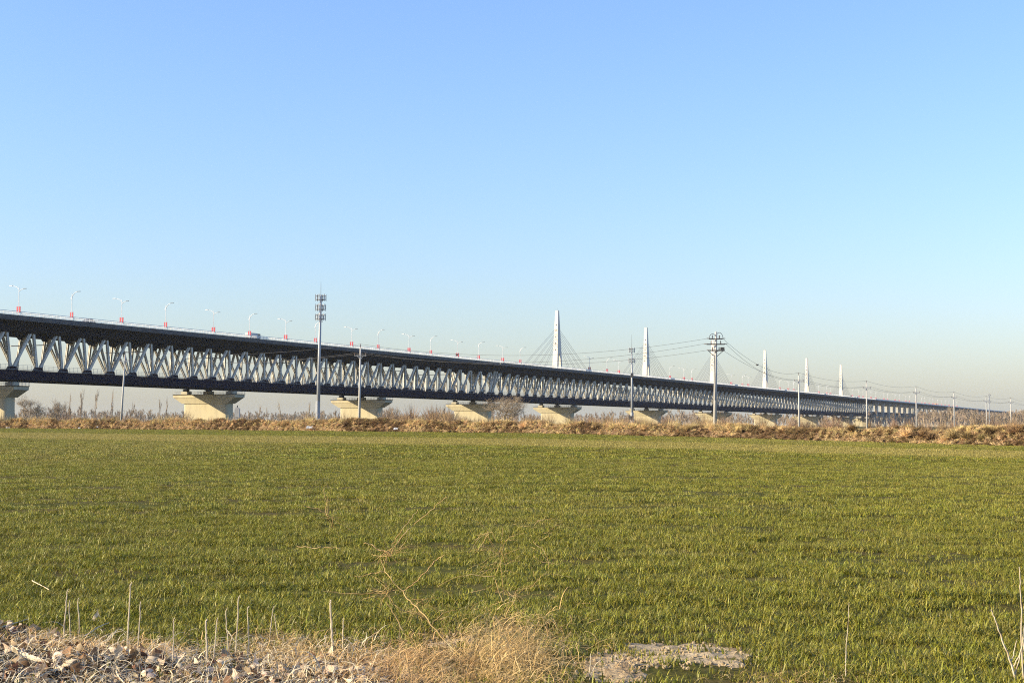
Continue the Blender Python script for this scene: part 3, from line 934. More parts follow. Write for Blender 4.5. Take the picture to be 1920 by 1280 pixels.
round1 = tree_mesh('round_crown', 5, 9, .8, 5, M['twig'], 4, .5, .22, .25, .010, maxseg=9000)
round2 = tree_mesh('round_crown', 9, 7, .8, 5, M['twig'], 4, .55, .18, .2, .010, maxseg=6000)
round3 = tree_mesh('round_crown', 23, 9, .85, 5, M['twig'], 4, .45, .2, .2, .009, maxseg=9000)
plant_tree(65, 735, 322, round1, 9, 'larger round bare tree at the far left under the bridge', 1.0, trunk_r=.2)
plant_tree(109, 744, 330, round2, 7, 'smaller bare tree just right of the larger round tree', .85, trunk_r=.2)
plant_tree(948, 738, 330, round3, 8, 'round bare tree standing right before the pier under the truss joint', 1.45, trunk_r=.22)
plant_tree(733, 755, 430, round2, 6, 'ragged bare tree just right of the second pier', .8, trunk_r=.16)
pop = [tree_mesh('poplar_crown', s, 18, .30, 3, M['twig'], 6, 1.5, .14, .15, .018, 4, 900, .45) for s in (1,2,3)]
for i, (px, ty, lab) in enumerate([(134,735,'thin tall bare poplar, leftmost of the poplars under the near truss'),(152,727,'tall thin bare poplar, second from the left under the truss'),
        (179,726,'tall thin bare poplar, third from the left under the truss'),(213,728,'tall thin bare poplar just left of the leaning utility pole'),
        (245,752,'low bare poplar just right of the leaning utility pole'),(299,745,'bare poplar left of the widest pier, left one of the pair'),(310,742,'bare poplar left of the widest pier, right one of the pair'),
        (482,757,'bare poplar under the truss, first one right of the marker post'),(500,762,'low bare poplar between the marker post and the tall mast'),(526,748,'tallest bare poplar between the widest pier and the tall mast'),
        (574,752,'bare poplar just left of the tall antenna mast'),(830,757,'bare poplar left of the fourth pier'),(984,757,'bare poplar just right of the round tree'),(1166,765,'bare poplar left of the thin antenna mast')]):
    plant_tree(px, ty, 640 + (i*53) % 160, pop[i % 3], 16, lab, .55, 'tree', 'poplar_tree', 'thin bare poplars behind the bank', .14)

# ------------------------------------------------------------------ geometry-node scatter (stuff only)
def scatter(name, pts, rots, scales, meshes, tints=None, idx=None):
    """one object whose points each carry one of the meshes"""
    me = bpy.data.meshes.new(name)
    n = len(pts)
    me.vertices.add(n); me.vertices.foreach_set('co', np.asarray(pts, 'f4').ravel())
    a = me.attributes.new('rot', 'FLOAT_VECTOR', 'POINT'); a.data.foreach_set('vector', np.asarray(rots, 'f4').ravel())
    a = me.attributes.new('scl', 'FLOAT_VECTOR', 'POINT'); a.data.foreach_set('vector', np.asarray(scales, 'f4').ravel())
    a = me.attributes.new('tint', 'FLOAT', 'POINT'); a.data.foreach_set('value', (np.zeros(n) if tints is None else np.asarray(tints)).astype('f4'))
    if idx is None: idx = NP.randint(0, len(meshes), n)
    a = me.attributes.new('idx', 'INT', 'POINT'); a.data.foreach_set('value', np.asarray(idx, 'i4'))
    o = link(name, me)
    ng = bpy.data.node_groups.new(name + '_nodes', 'GeometryNodeTree')
    ng.interface.new_socket('Geometry', in_out='INPUT', socket_type='NodeSocketGeometry')
    ng.interface.new_socket('Geometry', in_out='OUTPUT', socket_type='NodeSocketGeometry')
    N = ng.nodes; L = ng.links
    gi = N.new('NodeGroupInput'); go = N.new('NodeGroupOutput')
    g2i = N.new('GeometryNodeGeometryToInstance')
    for k, mm in enumerate(meshes[::-1]):
        so_ = bpy.data.objects.new(name + '_source', mm)
        oi = N.new('GeometryNodeObjectInfo'); oi.inputs['Object'].default_value = so_
        oi.inputs['As Instance'].default_value = True
        L.new(oi.outputs['Geometry'], g2i.inputs[0])
    ip = N.new('GeometryNodeInstanceOnPoints')
    ip.inputs['Pick Instance'].default_value = True
    def attr(nm, ty):
        t = N.new('GeometryNodeInputNamedAttribute'); t.data_type = ty; t.inputs['Name'].default_value = nm
        return [s for s in t.outputs if s.enabled and s.name == 'Attribute'][0]
    L.new(gi.outputs[0], ip.inputs['Points'])
    L.new(g2i.outputs[0], ip.inputs['Instance'])
    L.new(attr('idx', 'INT'), ip.inputs['Instance Index'])
    er = N.new('FunctionNodeEulerToRotation'); L.new(attr('rot', 'FLOAT_VECTOR'), er.inputs[0])
    L.new(er.outputs[0], ip.inputs['Rotation'])
    L.new(attr('scl', 'FLOAT_VECTOR'), ip.inputs['Scale'])
    L.new(ip.outputs[0], go.inputs[0])
    md = o.modifiers.new('scatter', 'NODES'); md.node_group = ng
    return o

def blade_into(m, bx, by, L, w, az, lean, twist, mi=0, z0=0.0, nseg=3):
    """tapering curved grass blade"""
    d = Vector((math.cos(az), math.sin(az), 0)); s = Vector((-math.sin(az+twist), math.cos(az+twist), 0))
    p = Vector((bx, by, z0)); a = lean*.25
    vs = [];
    for k in range(nseg+1):
        f = k/nseg; ww = w*(1 - f**1.6)*.5 + .0004
        vs.append(p - s*ww); vs.append(p + s*ww)
        a = lean*(.25 + f*1.15)
        p = p + (d*math.sin(a) + Vector((0,0,math.cos(a))))*(L/nseg)
    m.add(vs, [(2*k, 2*k+1, 2*k+3, 2*k+2) for k in range(nseg)], mi)

def tuft(seed, n, rad, L0, L1, w, mat_, leanmax=1.1):
    rg = random.Random(seed); m = MB()
    for _ in range(n):
        a = rg.uniform(0, 6.283); r = rad*math.sqrt(rg.random())
        blade_into(m, r*math.cos(a), r*math.sin(a), rg.uniform(L0, L1), w*rg.uniform(.7,1.2), rg.uniform(0,6.283), rg.uniform(.35,leanmax), rg.uniform(-.6,.6))
    return m.mesh('tuft', mat_)
tA = [tuft(s, 10, .06, .035, .115, .0085, M['blade'], 2.1) for s in range(5)]
tB = [tuft(20+s, 34, .16, .04, .085, .010, M['blade'], 1.7) for s in range(4)]
tC = [tuft(40+s, 200, .55, .05, .085, .020, M['blade'], 1.5) for s in range(4)]

SANDS = []   # (x, y, rx, ry) bare sandy spots
def sand_spot(px, py, wpx, hpx):
    a = gp(px, py); b = gp(px, py-hpx/2); c = gp(px, py+hpx/2)
    SANDS.append((a.x, (b.y+c.y)/2, wpx/2/FPX*a.y, (b.y-c.y)/2))
sand_spot(1290, 1226, 330, 52); sand_spot(1180, 1240, 170, 36); sand_spot(865, 1196, 120, 24)
sand_spot(285, 1216, 210, 26); sand_spot(1150, 1255, 160, 60)
def bare(x, y):
    """density multiplier of crop: 0 on bare spots and on the near bank"""
    k = np.ones_like(x)
    wob = vnoise(x*3.2, y*2.2, 9) - .5 + .6*(vnoise(x*9, y*7, 10) - .5)
    for (sx, sy, rx, ry) in SANDS:
        d = ((x-sx)/rx)**2 + ((y-sy)/ry)**2 + wob*1.1
        k = np.where(d < 1.2, np.minimum(k, .10 + .75*np.clip(d-.35, 0, 1)), k)
    # the near bank: crop stops along a line in front of the camera
    u = uof(x, y)
    pyline = np.interp(u, [-500,0,60,200,350,500,700,860,960,1060,1200,1500,1700,2500], [1165,1172,1190,1222,1240,1195,1200,1200,1170,1215,1262,1275,1300,1300])
    yl = EYE*FPX/(pyline-797) + wob*.6
    k = np.where(y < yl, k*.22, k)
    return k

def field_points(y0, y1, dens, u0=-330, u1=2250):
    xs = lambda u, y: (u-960)/FPX*y
    area = (u1-u0)/FPX*(y1*y1-y0*y0)/2
    n = int(area*dens)
    y = np.sqrt(NP.uniform(y0*y0, y1*y1, n)); u = NP.uniform(u0, u1, n); x = xs(u, y)
    return x, y
def crop(name, y0, y1, dens, meshes, sc0, sc1, label, gapk):
    x, y = field_points(y0, y1, dens)
    Yb = berm_depth(uof(x, y))
    keep = y < Yb - 0.5
    # drill rows and thin spots
    row = vnoise(x*.22, y*1.3, 21)*.6 + vnoise(x*1.1, y*3.2, 22)*.4
    prob = np.clip((row - gapk)*4.0, .22, 1) * np.clip(.15 + 1.7*vnoise(x*3.1, y*3.6, 25), .15, 1)
    prob = prob * bare(x, y)
    keep &= NP.uniform(0, 1, len(x)) < prob
    x = x[keep]; y = y[keep]; row = row[keep]
    z = ground(x, y) - .004
    n = len(x)
    rots = np.stack([NP.normal(0,.08,n), NP.normal(0,.08,n), NP.uniform(0,6.283,n)], -1)
    s = NP.uniform(sc0, sc1, n)*(.72 + .55*row)*np.where(y < 30, .62 + .75*vnoise(x*2.6, y*3.0, 27), 1.0)
    sc_ = np.stack([s, s, s*NP.uniform(.85,1.2,n)], -1)
    tint = strip_tint(x, y) * .9
    tint = np.clip(tint + .55*np.clip(vnoise(x*.05, y*.045, 31)*1.4 - .55, 0, 1) + np.clip(vnoise(x*.5, y*.8, 33)-.62, 0, 1)*.8, 0, 1)
    tint = tint*np.interp(y, [8, 20, 45], [.5, .75, 1.0])
    o = scatter(name, np.stack([x,y,z],-1), rots, sc_, meshes, tint)
    tag(o, label, 'crop', kind='stuff')
crop('wheat_grass', 6.5, 26, 430, tA, .65, 1.08, 'young green winter wheat blades in the near part of the field', .26)
crop('wheat_grass', 26, 62, 52, tB, .75, 1.15, 'young green winter wheat in the middle of the field', .26)
crop('wheat_grass', 62, 300, 3.6, tC, .8, 1.15, 'even green winter wheat reaching to the brown bank', .05)

# ------------------------------------------------------------------ brown bank of brush and soil behind the field
def build_bank():
    us = np.linspace(-420, 2480, 900)
    vs = []; fs = []
    prof = [(0,-.05),(.7,.25),(1.4,.62),(2.2,.92),(3.2,1.0),(4.6,.85),(6,.45),(8,-.1)]
    k = len(prof)
    for i, u in enumerate(us):
        Yb = float(berm_depth(u)); base = float(berm_base(u))
        topz = EYE - (float(np.interp(u, BU, BT)) - 797)*Yb/FPX
        h = max(.7, topz - base)
        x0 = (u-960)/FPX*Yb
        dirv = Vector((x0, Yb, 0)).normalized()
        for j, (o_, f) in enumerate(prof):
            x = x0 + dirv.x*o_; y = Yb + dirv.y*o_
            nz = (mnoise.fractal(Vector((x*.9, y*.9, j*.3)), .8, 2.1, 4))
            z = base + h*f*(.80 + .30*nz)
            vs.append((x + nz*.3*(j>0), y + .35*nz*(j > 0), z if f > 0 else base - .15))
        if i:
            for j in range(k-1):
                a = (i-1)*k+j; fs.append((a, a+k, a+k+1, a+1))
    me = bpy.data.meshes.new('earth_bank'); me.from_pydata(vs, [], fs); me.materials.append(M['dirt']); me.update()
    tag(link('earth_bank', me), kind='structure')
build_bank()

def brush_clump(seed, n, L, w, mat_, dome=.6, curl=.8):
    """tangle of curved twigs springing from a low heart"""
    rg = random.Random(seed); m = MB()
    for _ in range(n):
        a = rg.uniform(0,6.283); el = rg.uniform(.05,1.5)
        p = Vector((rg.uniform(-.2,.2), rg.uniform(-.2,.2), rg.uniform(0,.15)))*L
        d = Vector((math.cos(a)*math.cos(el), math.sin(a)*math.cos(el), math.sin(el)))
        ww = w*rg.uniform(.5,1.3); ll = L*rg.uniform(.45,1.0)
        pts = [p.copy()]
        for k in range(4):
            d = (d + Vector((rg.uniform(-1,1), rg.uniform(-1,1), rg.uniform(-1.1,.7)))*curl*.4).normalized()
            p = p + d*ll/4*dome*1.4; pts.append(p.copy())
        m.tube(pts, [ww, ww*.9, ww*.75, ww*.55, ww*.2], 3, cap=False)
    return m.mesh('clump', mat_)
clA = [brush_clump(s, 70, 1.0, .030, M['brush']) for s in range(4)]
clB = [brush_clump(10+s, 80, .8, .032, M['roots'], .6, 1.1) for s in range(3)]
clC = [brush_clump(20+s, 90, .9, .026, M['brush_dark'], .6, .9) for s in range(3)]
def scatter_bank():
    n = 15000
    # even along the bank in world length
    u = NP.uniform(-400, 2450, n*3)
    wgt = berm_depth(u)**2; wgt = wgt/wgt.max()
    u = u[NP.uniform(0,1,n*3) < np.clip(wgt*1.2+.35, 0, 1)][:n]
    n = len(u)
    Yb = berm_depth(u); o_ = NP.uniform(.1, 4.2, n)
    base = berm_base(u); topz = EYE - (np.interp(u, BU, BT) - 797)*Yb/FPX
    h = np.maximum(.7, topz-base)
    f = np.interp(o_, [0,.7,1.4,2.2,3.2,4.6], [0,.25,.62,.92,1.0,.85])
    Y = Yb + o_; X = (u-960)/FPX*Y
    z = base + h*f*(.62 + .5*vnoise(X*.35, Y*.35, 47)) - .03
    big = vnoise(u*.012, u*0, 41)
    lowf = vnoise(X*.25, Y*.25, 42)
    idx = np.where(lowf + NP.normal(0,.16,n) > .60, NP.randint(7, 10, n), np.where(f + NP.normal(0,.25,n) < .6 + .25*(big-.5), NP.randint(4, 7, n), NP.randint(0, 4, n)))
    s = NP.uniform(.35, .95, n)*np.clip(h/2.0, .45, 1.1)
    rots = np.stack([NP.normal(0,.35,n), NP.normal(0,.35,n), NP.uniform(0,6.283,n)], -1)
    o = scatter('brush_bank', np.stack([X,Y,z],-1), rots, np.stack([s,s,s*NP.uniform(.6,1.0,n)],-1), clA+clB+clC, idx=idx)
    tag(o, 'tangled brown dry brush and roots heaped along the bank behind the field', 'brush', kind='stuff')
scatter_bank()
def bank_reeds():
    n = 900
    u = NP.uniform(-400, 2450, n); Yb = berm_depth(u); o_ = NP.uniform(1.6, 4.8, n)
    base = berm_base(u); h = np.maximum(.7, EYE - (np.interp(u, BU, BT) - 797)*Yb/FPX - base)
    Y = Yb + o_; X = (u-960)/FPX*Y
    k = vnoise(X*.12, Y*.12, 91) + NP.normal(0,.1,n) > .5; X = X[k]; Y = Y[k]; z = (base + h*.62)[k]; hh = h[k]; n = len(X)
    s = hh*NP.uniform(.35, .75, n)
    o = scatter('dry_reeds', np.stack([X,Y,z],-1), np.stack([NP.normal(0,.15,n),NP.normal(0,.15,n),NP.uniform(0,6,n)],-1), np.stack([s,s,s*1.3],-1), reed)
    tag(o, 'thin upright dry weeds sticking out of the top of the bank', 'weeds', kind='stuff')
reed = [brush_clump(120+s, 60, 1.0, .011, M['brush'], .8, .25) for s in range(3)]
bank_reeds()
# large round dry bushes that can be told apart on the bank
tum = [brush_clump(60+s, 420, 1.0, .017, M['brush'], .62, .55) for s in range(3)] + [brush_clump(70+s, 420, 1.0, .018, M['brush_dark'], .62, .55) for s in range(2)]
bush_spec = [(1858,808,1.25,3),(1842,820,1.0,0),(1788,812,1.2,0),(1812,815,1.1,3),(1747,818,1.25,4),(1731,812,1.1,3),(1700,810,1.3,1),(1905,803,1.3,4),(1770,823,.9,1),
             (1505,806,1.1,3),(1386,802,1.2,2),(1290,800,1.3,1),(1210,800,1.2,0),(1120,800,1.2,3),(1076,797,1.2,4),(1055,800,1.2,1),(985,793,1.6,2),(918,799,1.5,3),(745,795,1.6,4),(655,790,1.8,3),
             (540,790,1.8,4),(250,790,2.2,3),(52,791,2.0,4),(1598,800,1.0,4),(1470,803,1.1,1)]
for i, (px, py, s, k) in enumerate(bush_spec):
    Y = float(berm_depth(px)) + (1.0 if py > 808 else 1.8)
    q = P(px, py+7*s, Y)
    b_ = link('dry_bush', tum[k], None, q, (0,0,rng.uniform(0,6)), (s*.8,s*.8,s*.72))
    if px > 1690: near = 'rounded %s dry bush on the bank near the right edge, %s from the right' % ('dark' if k > 2 else 'brown', ORD[sorted([-c[0] for c in bush_spec]).index(-px)])
    elif px > 1000: near = 'rounded %s dry bush on the bank right of centre, %s bush from the right' % ('dark' if k > 2 else 'brown', ORD[sorted([-c[0] for c in bush_spec]).index(-px)])
    else: near = 'rounded %s dry bush on the left half of the bank, %s bush from the left' % ('dark' if k > 2 else 'brown', ORD[sorted([c[0] for c in bush_spec]).index(px)])
    tag(b_, near, 'bush', 'rounded dry bushes on the bank')
# litter on the bank foot
def litter(px, py, w, h, label):
    Y = float(berm_depth(px)) - .4; q = P(px, py, Y)
    q.z = max(q.z, float(berm_base(px)) + .05)
    w *= .7; h *= .7; m = MB(); rg = random.Random(px); n = 6; vs = []; fs = []
    for j in range(n+1):
        for i in range(n+1):
            vs.append(((i/n-.5)*w + rg.uniform(-.05,.05)*w, (j/n-.5)*h*1.4, (j/n)*h + rg.uniform(-.12,.16)*h))
    for j in range(n):
        for i in range(n): a = j*(n+1)+i; fs.append((a,a+1,a+n+2,a+n+1))
    m.add(vs, fs); o = m.build('plastic_sheet', M['plastic_white'], None, q)
    tag(o, label, 'litter', 'scraps of litter along the bank')
litter(580, 803, 1.1, .42, 'crumpled white sheet at the foot of the bank below the tall mast')
litter(16, 802, 1.4, .35, 'crumpled white scrap at the foot of the bank by the left edge')
litter(150, 803, .9, .25, 'pale litter scrap at the bank foot under the tall thin poplars')
litter(183, 801, .5, .3, 'tiny white scrap at the bank foot left of the leaning pole')
litter(742, 805, .7, .3, 'small white scrap at the bank foot right of the second pier')

# scrub behind the bank, far woods
def scrub_belt():
    n = 900
    u = NP.uniform(-350, 2300, n); Y = NP.uniform(330, 620, n)
    dens = np.interp(u, [-350,0,60,240,460,600,720,760,840,900,1100,1200,1400,2300], [.5,.5,.6,.3,.25,.35,.5,1,1,.5,.5,.9,.3,.2])
    k = NP.uniform(0,1,n) < dens; u = u[k]; Y = Y[k]; n = len(u)
    X = (u-960)/FPX*Y; z = ground(X, Y)-.2
    s = NP.uniform(2.2, 4.2, n)*np.interp(u, [-350,700,760,840,900,2300], [.8,.8,1.25,1.25,.8,.75])
    return X, Y, z, s
sc1 = [brush_clump(90+s, 240, 1.0, .010, M['scrub'], .85, .3) for s in range(3)]
X, Y, z, s = scrub_belt(); n = len(X)
o = scatter('dry_scrub', np.stack([X,Y,z],-1), np.stack([np.zeros(n),np.zeros(n),NP.uniform(0,6,n)],-1), np.stack([s,s,s*1.25],-1), sc1)
tag(o, 'reddish brown leafless scrub growing behind the bank', 'scrub', kind='stuff')
far_t = [tree_mesh('far_tree', 100+s, 15, .42, 4, M['twig'], 4, 1.0, .18, .1, .05, 3, 700, .55) for s in range(4)]
zmx = [max(v.co.z for v in t.vertices) for t in far_t]
def wood(name, u0, u1, y0, y1, n, h0, h1, label):
    u = NP.uniform(u0, u1, n); Y = NP.uniform(y0, y1, n); X = (u-960)/FPX*Y; z = ground(X, Y)-.5
    idx = NP.randint(0, 4, n); h = NP.uniform(h0, h1, n)*(.75+.5*vnoise(u*.02, Y*.003, 55)); s = h/np.array(zmx)[idx]
    o = scatter(name, np.stack([X,Y,z],-1), np.stack([np.zeros(n),np.zeros(n),NP.uniform(0,6,n)],-1), np.stack([s*.8,s*.8,s],-1), far_t, idx=idx)
    tag(o, label, 'woods', kind='stuff')
wood('far_woods', -400, 1720, 1500, 2600, 3200, 12, 20, 'hazy line of far-off leafless trees seen under the bridge')
wood('poplar_woods', 1722, 2250, 1450, 1750, 900, 15, 21, 'grey brown leafless poplar wood hiding the viaduct at the right')
wood('far_woods', 1640, 2300, 2200, 3400, 700, 16, 24, 'faint leafless tree tops standing above the distant viaduct')

# ------------------------------------------------------------------ bare sandy spots and litter ground in front
for i, (sx, sy, rx, ry) in enumerate(SANDS):
    nx, ny = 60, 40; vs = []; fs = []
    for j in range(ny+1):
        for k in range(nx+1):
            a = (k/nx*2-1)*1.15; b = (j/ny*2-1)*1.15
            x = sx + a*rx; y = sy + b*ry; r2 = a*a+b*b
            wob = float(vnoise(x*3.2, y*2.2, 9)) - .5
            e = max(0, min(1, (1 - (r2 + wob*1.1) + .5*mnoise.noise(Vector((x*5, y*5, 2))))*2.0))
            nz = mnoise.fractal(Vector((x*6, y*6, i)), .9, 2.0, 4)
            vs.append((x, y, G(x, y) - .012 + e*.020 + .020*nz*min(1, e+.4) - (1-e)*.012))
    for j in range(ny):
        for k in range(nx): a = j*(nx+1)+k; fs.append((a,a+1,a+nx+2,a+nx+1))
    me = bpy.data.meshes.new('sandy_soil'); me.from_pydata(vs, [], fs); me.materials.append(M['sand'])
    me.polygons.foreach_set('use_smooth', [True]*len(me.polygons)); me.update()
    tag(link('sandy_soil', me), kind='structure')
# clods on the sandy soil
def clod_mesh(seed):
    bm = bmesh.new(); bmesh.ops.create_icosphere(bm, subdivisions=1, radius=1)
    rg = random.Random(seed)
    for v in bm.verts: v.co = v.co*rg.uniform(.65,1.15); v.co.z *= .7
    me = bpy.data.meshes.new('clod'); bm.to_mesh(me); bm.free(); me.materials.append(M['sand']); return me
cl = [clod_mesh(s) for s in range(4)]
pts = []
for (sx, sy, rx, ry) in SANDS:
    for _ in range(int(420*rx*ry*1.2)):
        a = NP.uniform(0,6.283); r = math.sqrt(NP.uniform(0,1)); x = sx+rx*r*math.cos(a); y = sy+ry*r*math.sin(a)
        pts.append((x, y, G(x,y)+.010))
n = len(pts); s = NP.uniform(.006,.022,n)
o = scatter('soil_clods', pts, NP.uniform(0,6,(n,3)), np.stack([s,s,s],-1), cl); tag(o, 'small pale soil clods on the bare sandy spots', 'clods', kind='stuff')

# litter mound at bottom left
def litter_z(x, y):
    u = float(uof(x, y))
    py = 797 + EYE*FPX/y
    edge = float(np.interp(u, [-500,0,60,200,350,500,650,760,900], [1165,1175,1192,1232,1248,1240,1252,1282,1330]))
    yl = EYE*FPX/(edge-797)
    d = yl - y
    if d < -.12: return None
    return G(x, y) + .05*min(1, max(0, (d+.12)/.7)) + .05*(float(vnoise(x*1.6, y*1.6, 61))-.5)*min(1, max(0, d/.3))
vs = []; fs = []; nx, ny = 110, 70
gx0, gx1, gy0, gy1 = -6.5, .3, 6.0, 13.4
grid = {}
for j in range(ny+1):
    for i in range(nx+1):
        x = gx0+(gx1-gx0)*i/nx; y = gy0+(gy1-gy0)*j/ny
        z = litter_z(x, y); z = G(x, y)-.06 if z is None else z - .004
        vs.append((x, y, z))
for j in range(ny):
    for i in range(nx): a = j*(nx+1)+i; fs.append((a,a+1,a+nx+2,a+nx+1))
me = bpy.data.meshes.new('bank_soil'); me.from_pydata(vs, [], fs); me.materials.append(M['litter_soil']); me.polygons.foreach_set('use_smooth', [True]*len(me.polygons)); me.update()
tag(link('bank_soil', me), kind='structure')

def leaf_mesh(seed, mat_):
    """curled poplar leaf, about 1 unit long"""
    rg = random.Random(seed); nl, nw = 5, 2
    curl = rg.uniform(.2,1.5)*rg.choice((-1,1)); cup = rg.uniform(-1.0,1.2); vs = []; fs = []
    for i in range(nl+1):
        f = i/nl; w = (.05,.24,.34,.24,.10,.01)[i]*rg.uniform(.7,1.3)
        if i == nl: w = .015
        yy = (f-.5); zz = curl*.28*(yy*yy*4-.3) + rg.uniform(-.03,.03)
        for j in (-2,-1,0,1,2):
            jj = j/2; ww = w*(1+rg.uniform(-.12,.12))
            vs.append((jj*ww*math.cos(cup*.5*abs(jj)), yy, zz + cup*.45*ww*jj*jj + rg.uniform(-.02,.02)))
    for i in range(nl):
        for j in range(4): a = i*5+j; fs.append((a,a+1,a+6,a+5))
    me = bpy.data.meshes.new('leaf'); me.from_pydata(vs, [], fs); me.materials.append(mat_)
    me.polygons.foreach_set('use_smooth', [True]*len(me.polygons)); me.update(); return me
leaves = [leaf_mesh(s, M['leaf_pale']) for s in range(4)] + [leaf_mesh(10+s, M['leaf_brown']) for s in range(3)] + [leaf_mesh(20+s, M['leaf_grey']) for s in range(3)]
lroot = empty('leaf_litter', (-2.5, 10.5, 0)); tag(lroot, 'heap of curled pale and brown dead leaves at the bottom left', 'leaf litter')
cand = []
rg = random.Random(5)
while len(cand) < 2100:
    y = rg.uniform(8.2, 13.2); u = rg.uniform(-260, 800); x = (u-960)/FPX*y
    z = litter_z(x, y)
    if z is None: continue
    if rg.random() > .05 + 1.2*float(vnoise(x*3, y*3, 71)): continue
    s = rg.uniform(.025, .070) if rg.random() < .8 else rg.uniform(.07,.12)
    cand.append((x, y, z + rg.uniform(.0,.035), s, rg))
inview = [c for c in cand if 797+EYE*FPX/c[1] < 1290 and -20 < float(uof(c[0], c[1])) < 760]
inview.sort(key=lambda c: -c[3])
big = set(id(c) for c in inview[:299])
rp = []; rr = []; rs = []
for c in cand:
    r3 = (rg.gauss(0,.9), rg.gauss(0,.9), rg.uniform(0,6.283))
    if id(c) in big:
        o = link('leaf', rg.choice(leaves), lroot, (c[0]+2.5, c[1]-10.5, c[2]+.015), r3, (c[3]*1.15,)*3)
    else:
        rp.append((c[0], c[1], c[2])); rr.append(r3); rs.append((c[3],)*3)
o = scatter('leaves', np.array(rp)-np.array([-2.5,10.5,0]), rr, rs, leaves); o.parent = lroot; tag(o, kind='stuff')

# stray leaves caught in the crop
for i, (px, py, s, lab) in enumerate([(190,1152,.12,'curled pale dead leaf standing upright in the wheat, between stalks at the left'),(573,1192,.07,'small white dead leaf in the straw, left of the split stalk'),
                            (655,1257,.11,'flat triangular pale leaf at the foot of the straw')]):
    q = gp(px, py+12); o = link('dead_leaf', leaves[i], None, (q.x, q.y, q.z+.06), (1.2,.3*i,.6+i), (s,s,s)); tag(o, lab, 'leaf')

# fallen sticks in the leaf litter
def pline(name, pxs, rad, mat_, label, cat, parent=None, sides=6, wob=.0025):
    """stem along photo pixels with depth: list of (px, py, Y)"""
    pts = []
    cp = [P(*p) for p in pxs]
    for a, b in zip(cp[:-1], cp[1:]):
        for k in range(4): 
            q = a.lerp(b, k/4); pts.append(q + Vector((rng.uniform(-1,1), rng.uniform(-1,1), rng.uniform(-1,1)))*wob)
    pts.append(cp[-1])
    n = len(pts); rad = [rad[0] + (rad[1]-rad[0])*i/(n-1) for i in range(n)]
    m = MB(); m.tube(pts, rad, sides); o = m.build(name, mat_, parent)
    if label: tag(o, label, cat)
    return o
def onY(px, py, dz=.06):
    q = gp(px, py); return (px, py, q.y)
for (pp, r_, lab) in (([(8,1208),(60,1232),(120,1255)], (.022,.016), 'thick pale fallen stick sloping through the leaves at the left edge'),
                      ([(0,1176),(35,1165),(60,1158)], (.008,.004), 'thin dark twig lying across the wheat edge at the left'),
                      ([(60,1088),(75,1095),(92,1105)], (.006,.004), 'short white twig lying on the wheat at the left'),
                      ([(215,1252),(224,1268),(235,1282)], (.006,.005), 'thin light twig standing out of the leaf heap'),
                      ([(160,1190),(185,1175),(205,1166)], (.006,.003), 'thin arching twig right of the three left stalks'),
                      ([(60,1280),(85,1260),(115,1252)], (.007,.004), 'curved pale twig at the bottom of the leaf heap')):
    q = [ (a, b, gp(a, b).y - .25) for a, b in pp]
    pline('fallen_stick', q, r_, M['stalk'], lab, 'stick')

# upright cut stalks
stk = [(121,1103,1200,.006),(131,1125,1204,.005),(148,1120,1192,.006),(241,1090,1214,.007),(260,1127,1230,.005),(325,1158,1246,.005),(388,1160,1246,.009),(403,1157,1242,.005),
       (427,1140,1232,.005),(444,1115,1232,.006),(466,1135,1230,.005),(508,1135,1195,.005),(519,1150,1200,.004),(622,1124,1220,.009),(643,1158,1214,.005)]
for i, (px, ty, by, r_) in enumerate(stk):
    b = gp(px, by); Y = b.y
    dx = rng.uniform(-8, 9)
    pts = [(px-dx*.3, by+6, Y), (px-dx*.1, by-(by-ty)*.3, Y), (px+dx*.3, by-(by-ty)*.65, Y), (px+dx*.5, ty+6, Y), (px+dx*.5+rng.uniform(0,3), ty, Y)]
    lab = '%s upright dry stalk counted from the left edge%s' % (ORD[i], {3:', the tallest one',6:', thick and bent at the top',13:', thick with a split top'}.get(i, ''))
    pline('dry_stalk', pts, (r_, r_*.6), M['stalk'], lab, 'stalk')['group'] = 'upright dry stalks at the left of the field edge'
pline('dry_stalk', [(1585,1268,gp(1585,1268).y),(1586,1220,10.4),(1590,1170,10.4),(1592,1128,10.4)], (.0032,.0014), M['stalk'], 'single thin straw stalk standing alone at the lower right', 'stalk')

# big dead weed leaning up and left
wr = empty('dead_weed', gp(887,1256)); tag(wr, 'tall straggling dead weed whose pale stem leans left over the wheat', 'weed')
inv = Matrix.Translation(-wr.location)
def wbranch(pts, r_, nm='branch'):
    o = pline(nm, pts, r_, M['straw'], None, None, wr, 5, .006)
    o.data.transform(inv); return o
def wp(x, y, Y=11.2): return (540+x/3.2, 880+y/3.2, Y)
wbranch([wp(1110,1190,10.7),wp(980,1060,10.8),wp(860,930,10.9),wp(770,820,11),wp(720,780,11.05),wp(690,730,11.1),wp(620,665,11.1),wp(585,610,11.15),wp(560,540,11.2)], (.0062,.003), 'stem')
wbranch([wp(590,560),wp(600,500),wp(640,430),wp(680,360),wp(730,300),wp(780,240)], (.004,.0022))
wbranch([wp(605,520),wp(660,430),wp(720,360),wp(780,310),wp(850,250),wp(900,205),wp(955,165)], (.004,.002))
wbranch([wp(605,500),wp(540,475),wp(500,450),wp(455,440)], (.005,.0025))
wbranch([wp(580,610),wp(500,622),wp(440,640),wp(400,638)], (.004,.002))
wbranch([wp(690,730),wp(760,680),wp(820,620),wp(880,550),wp(935,510)], (.004,.0022))
wbranch([wp(865,935),wp(800,870),wp(700,850),wp(620,800),wp(590,740)], (.004,.0025))
wbranch([wp(860,930),wp(930,860),wp(1000,840)], (.004,.002))
wbranch([wp(690,960),wp(640,870),wp(590,790)], (.005,.003))
wbranch([wp(590,740),wp(480,740),wp(350,742),wp(210,730)], (.003,.0015))
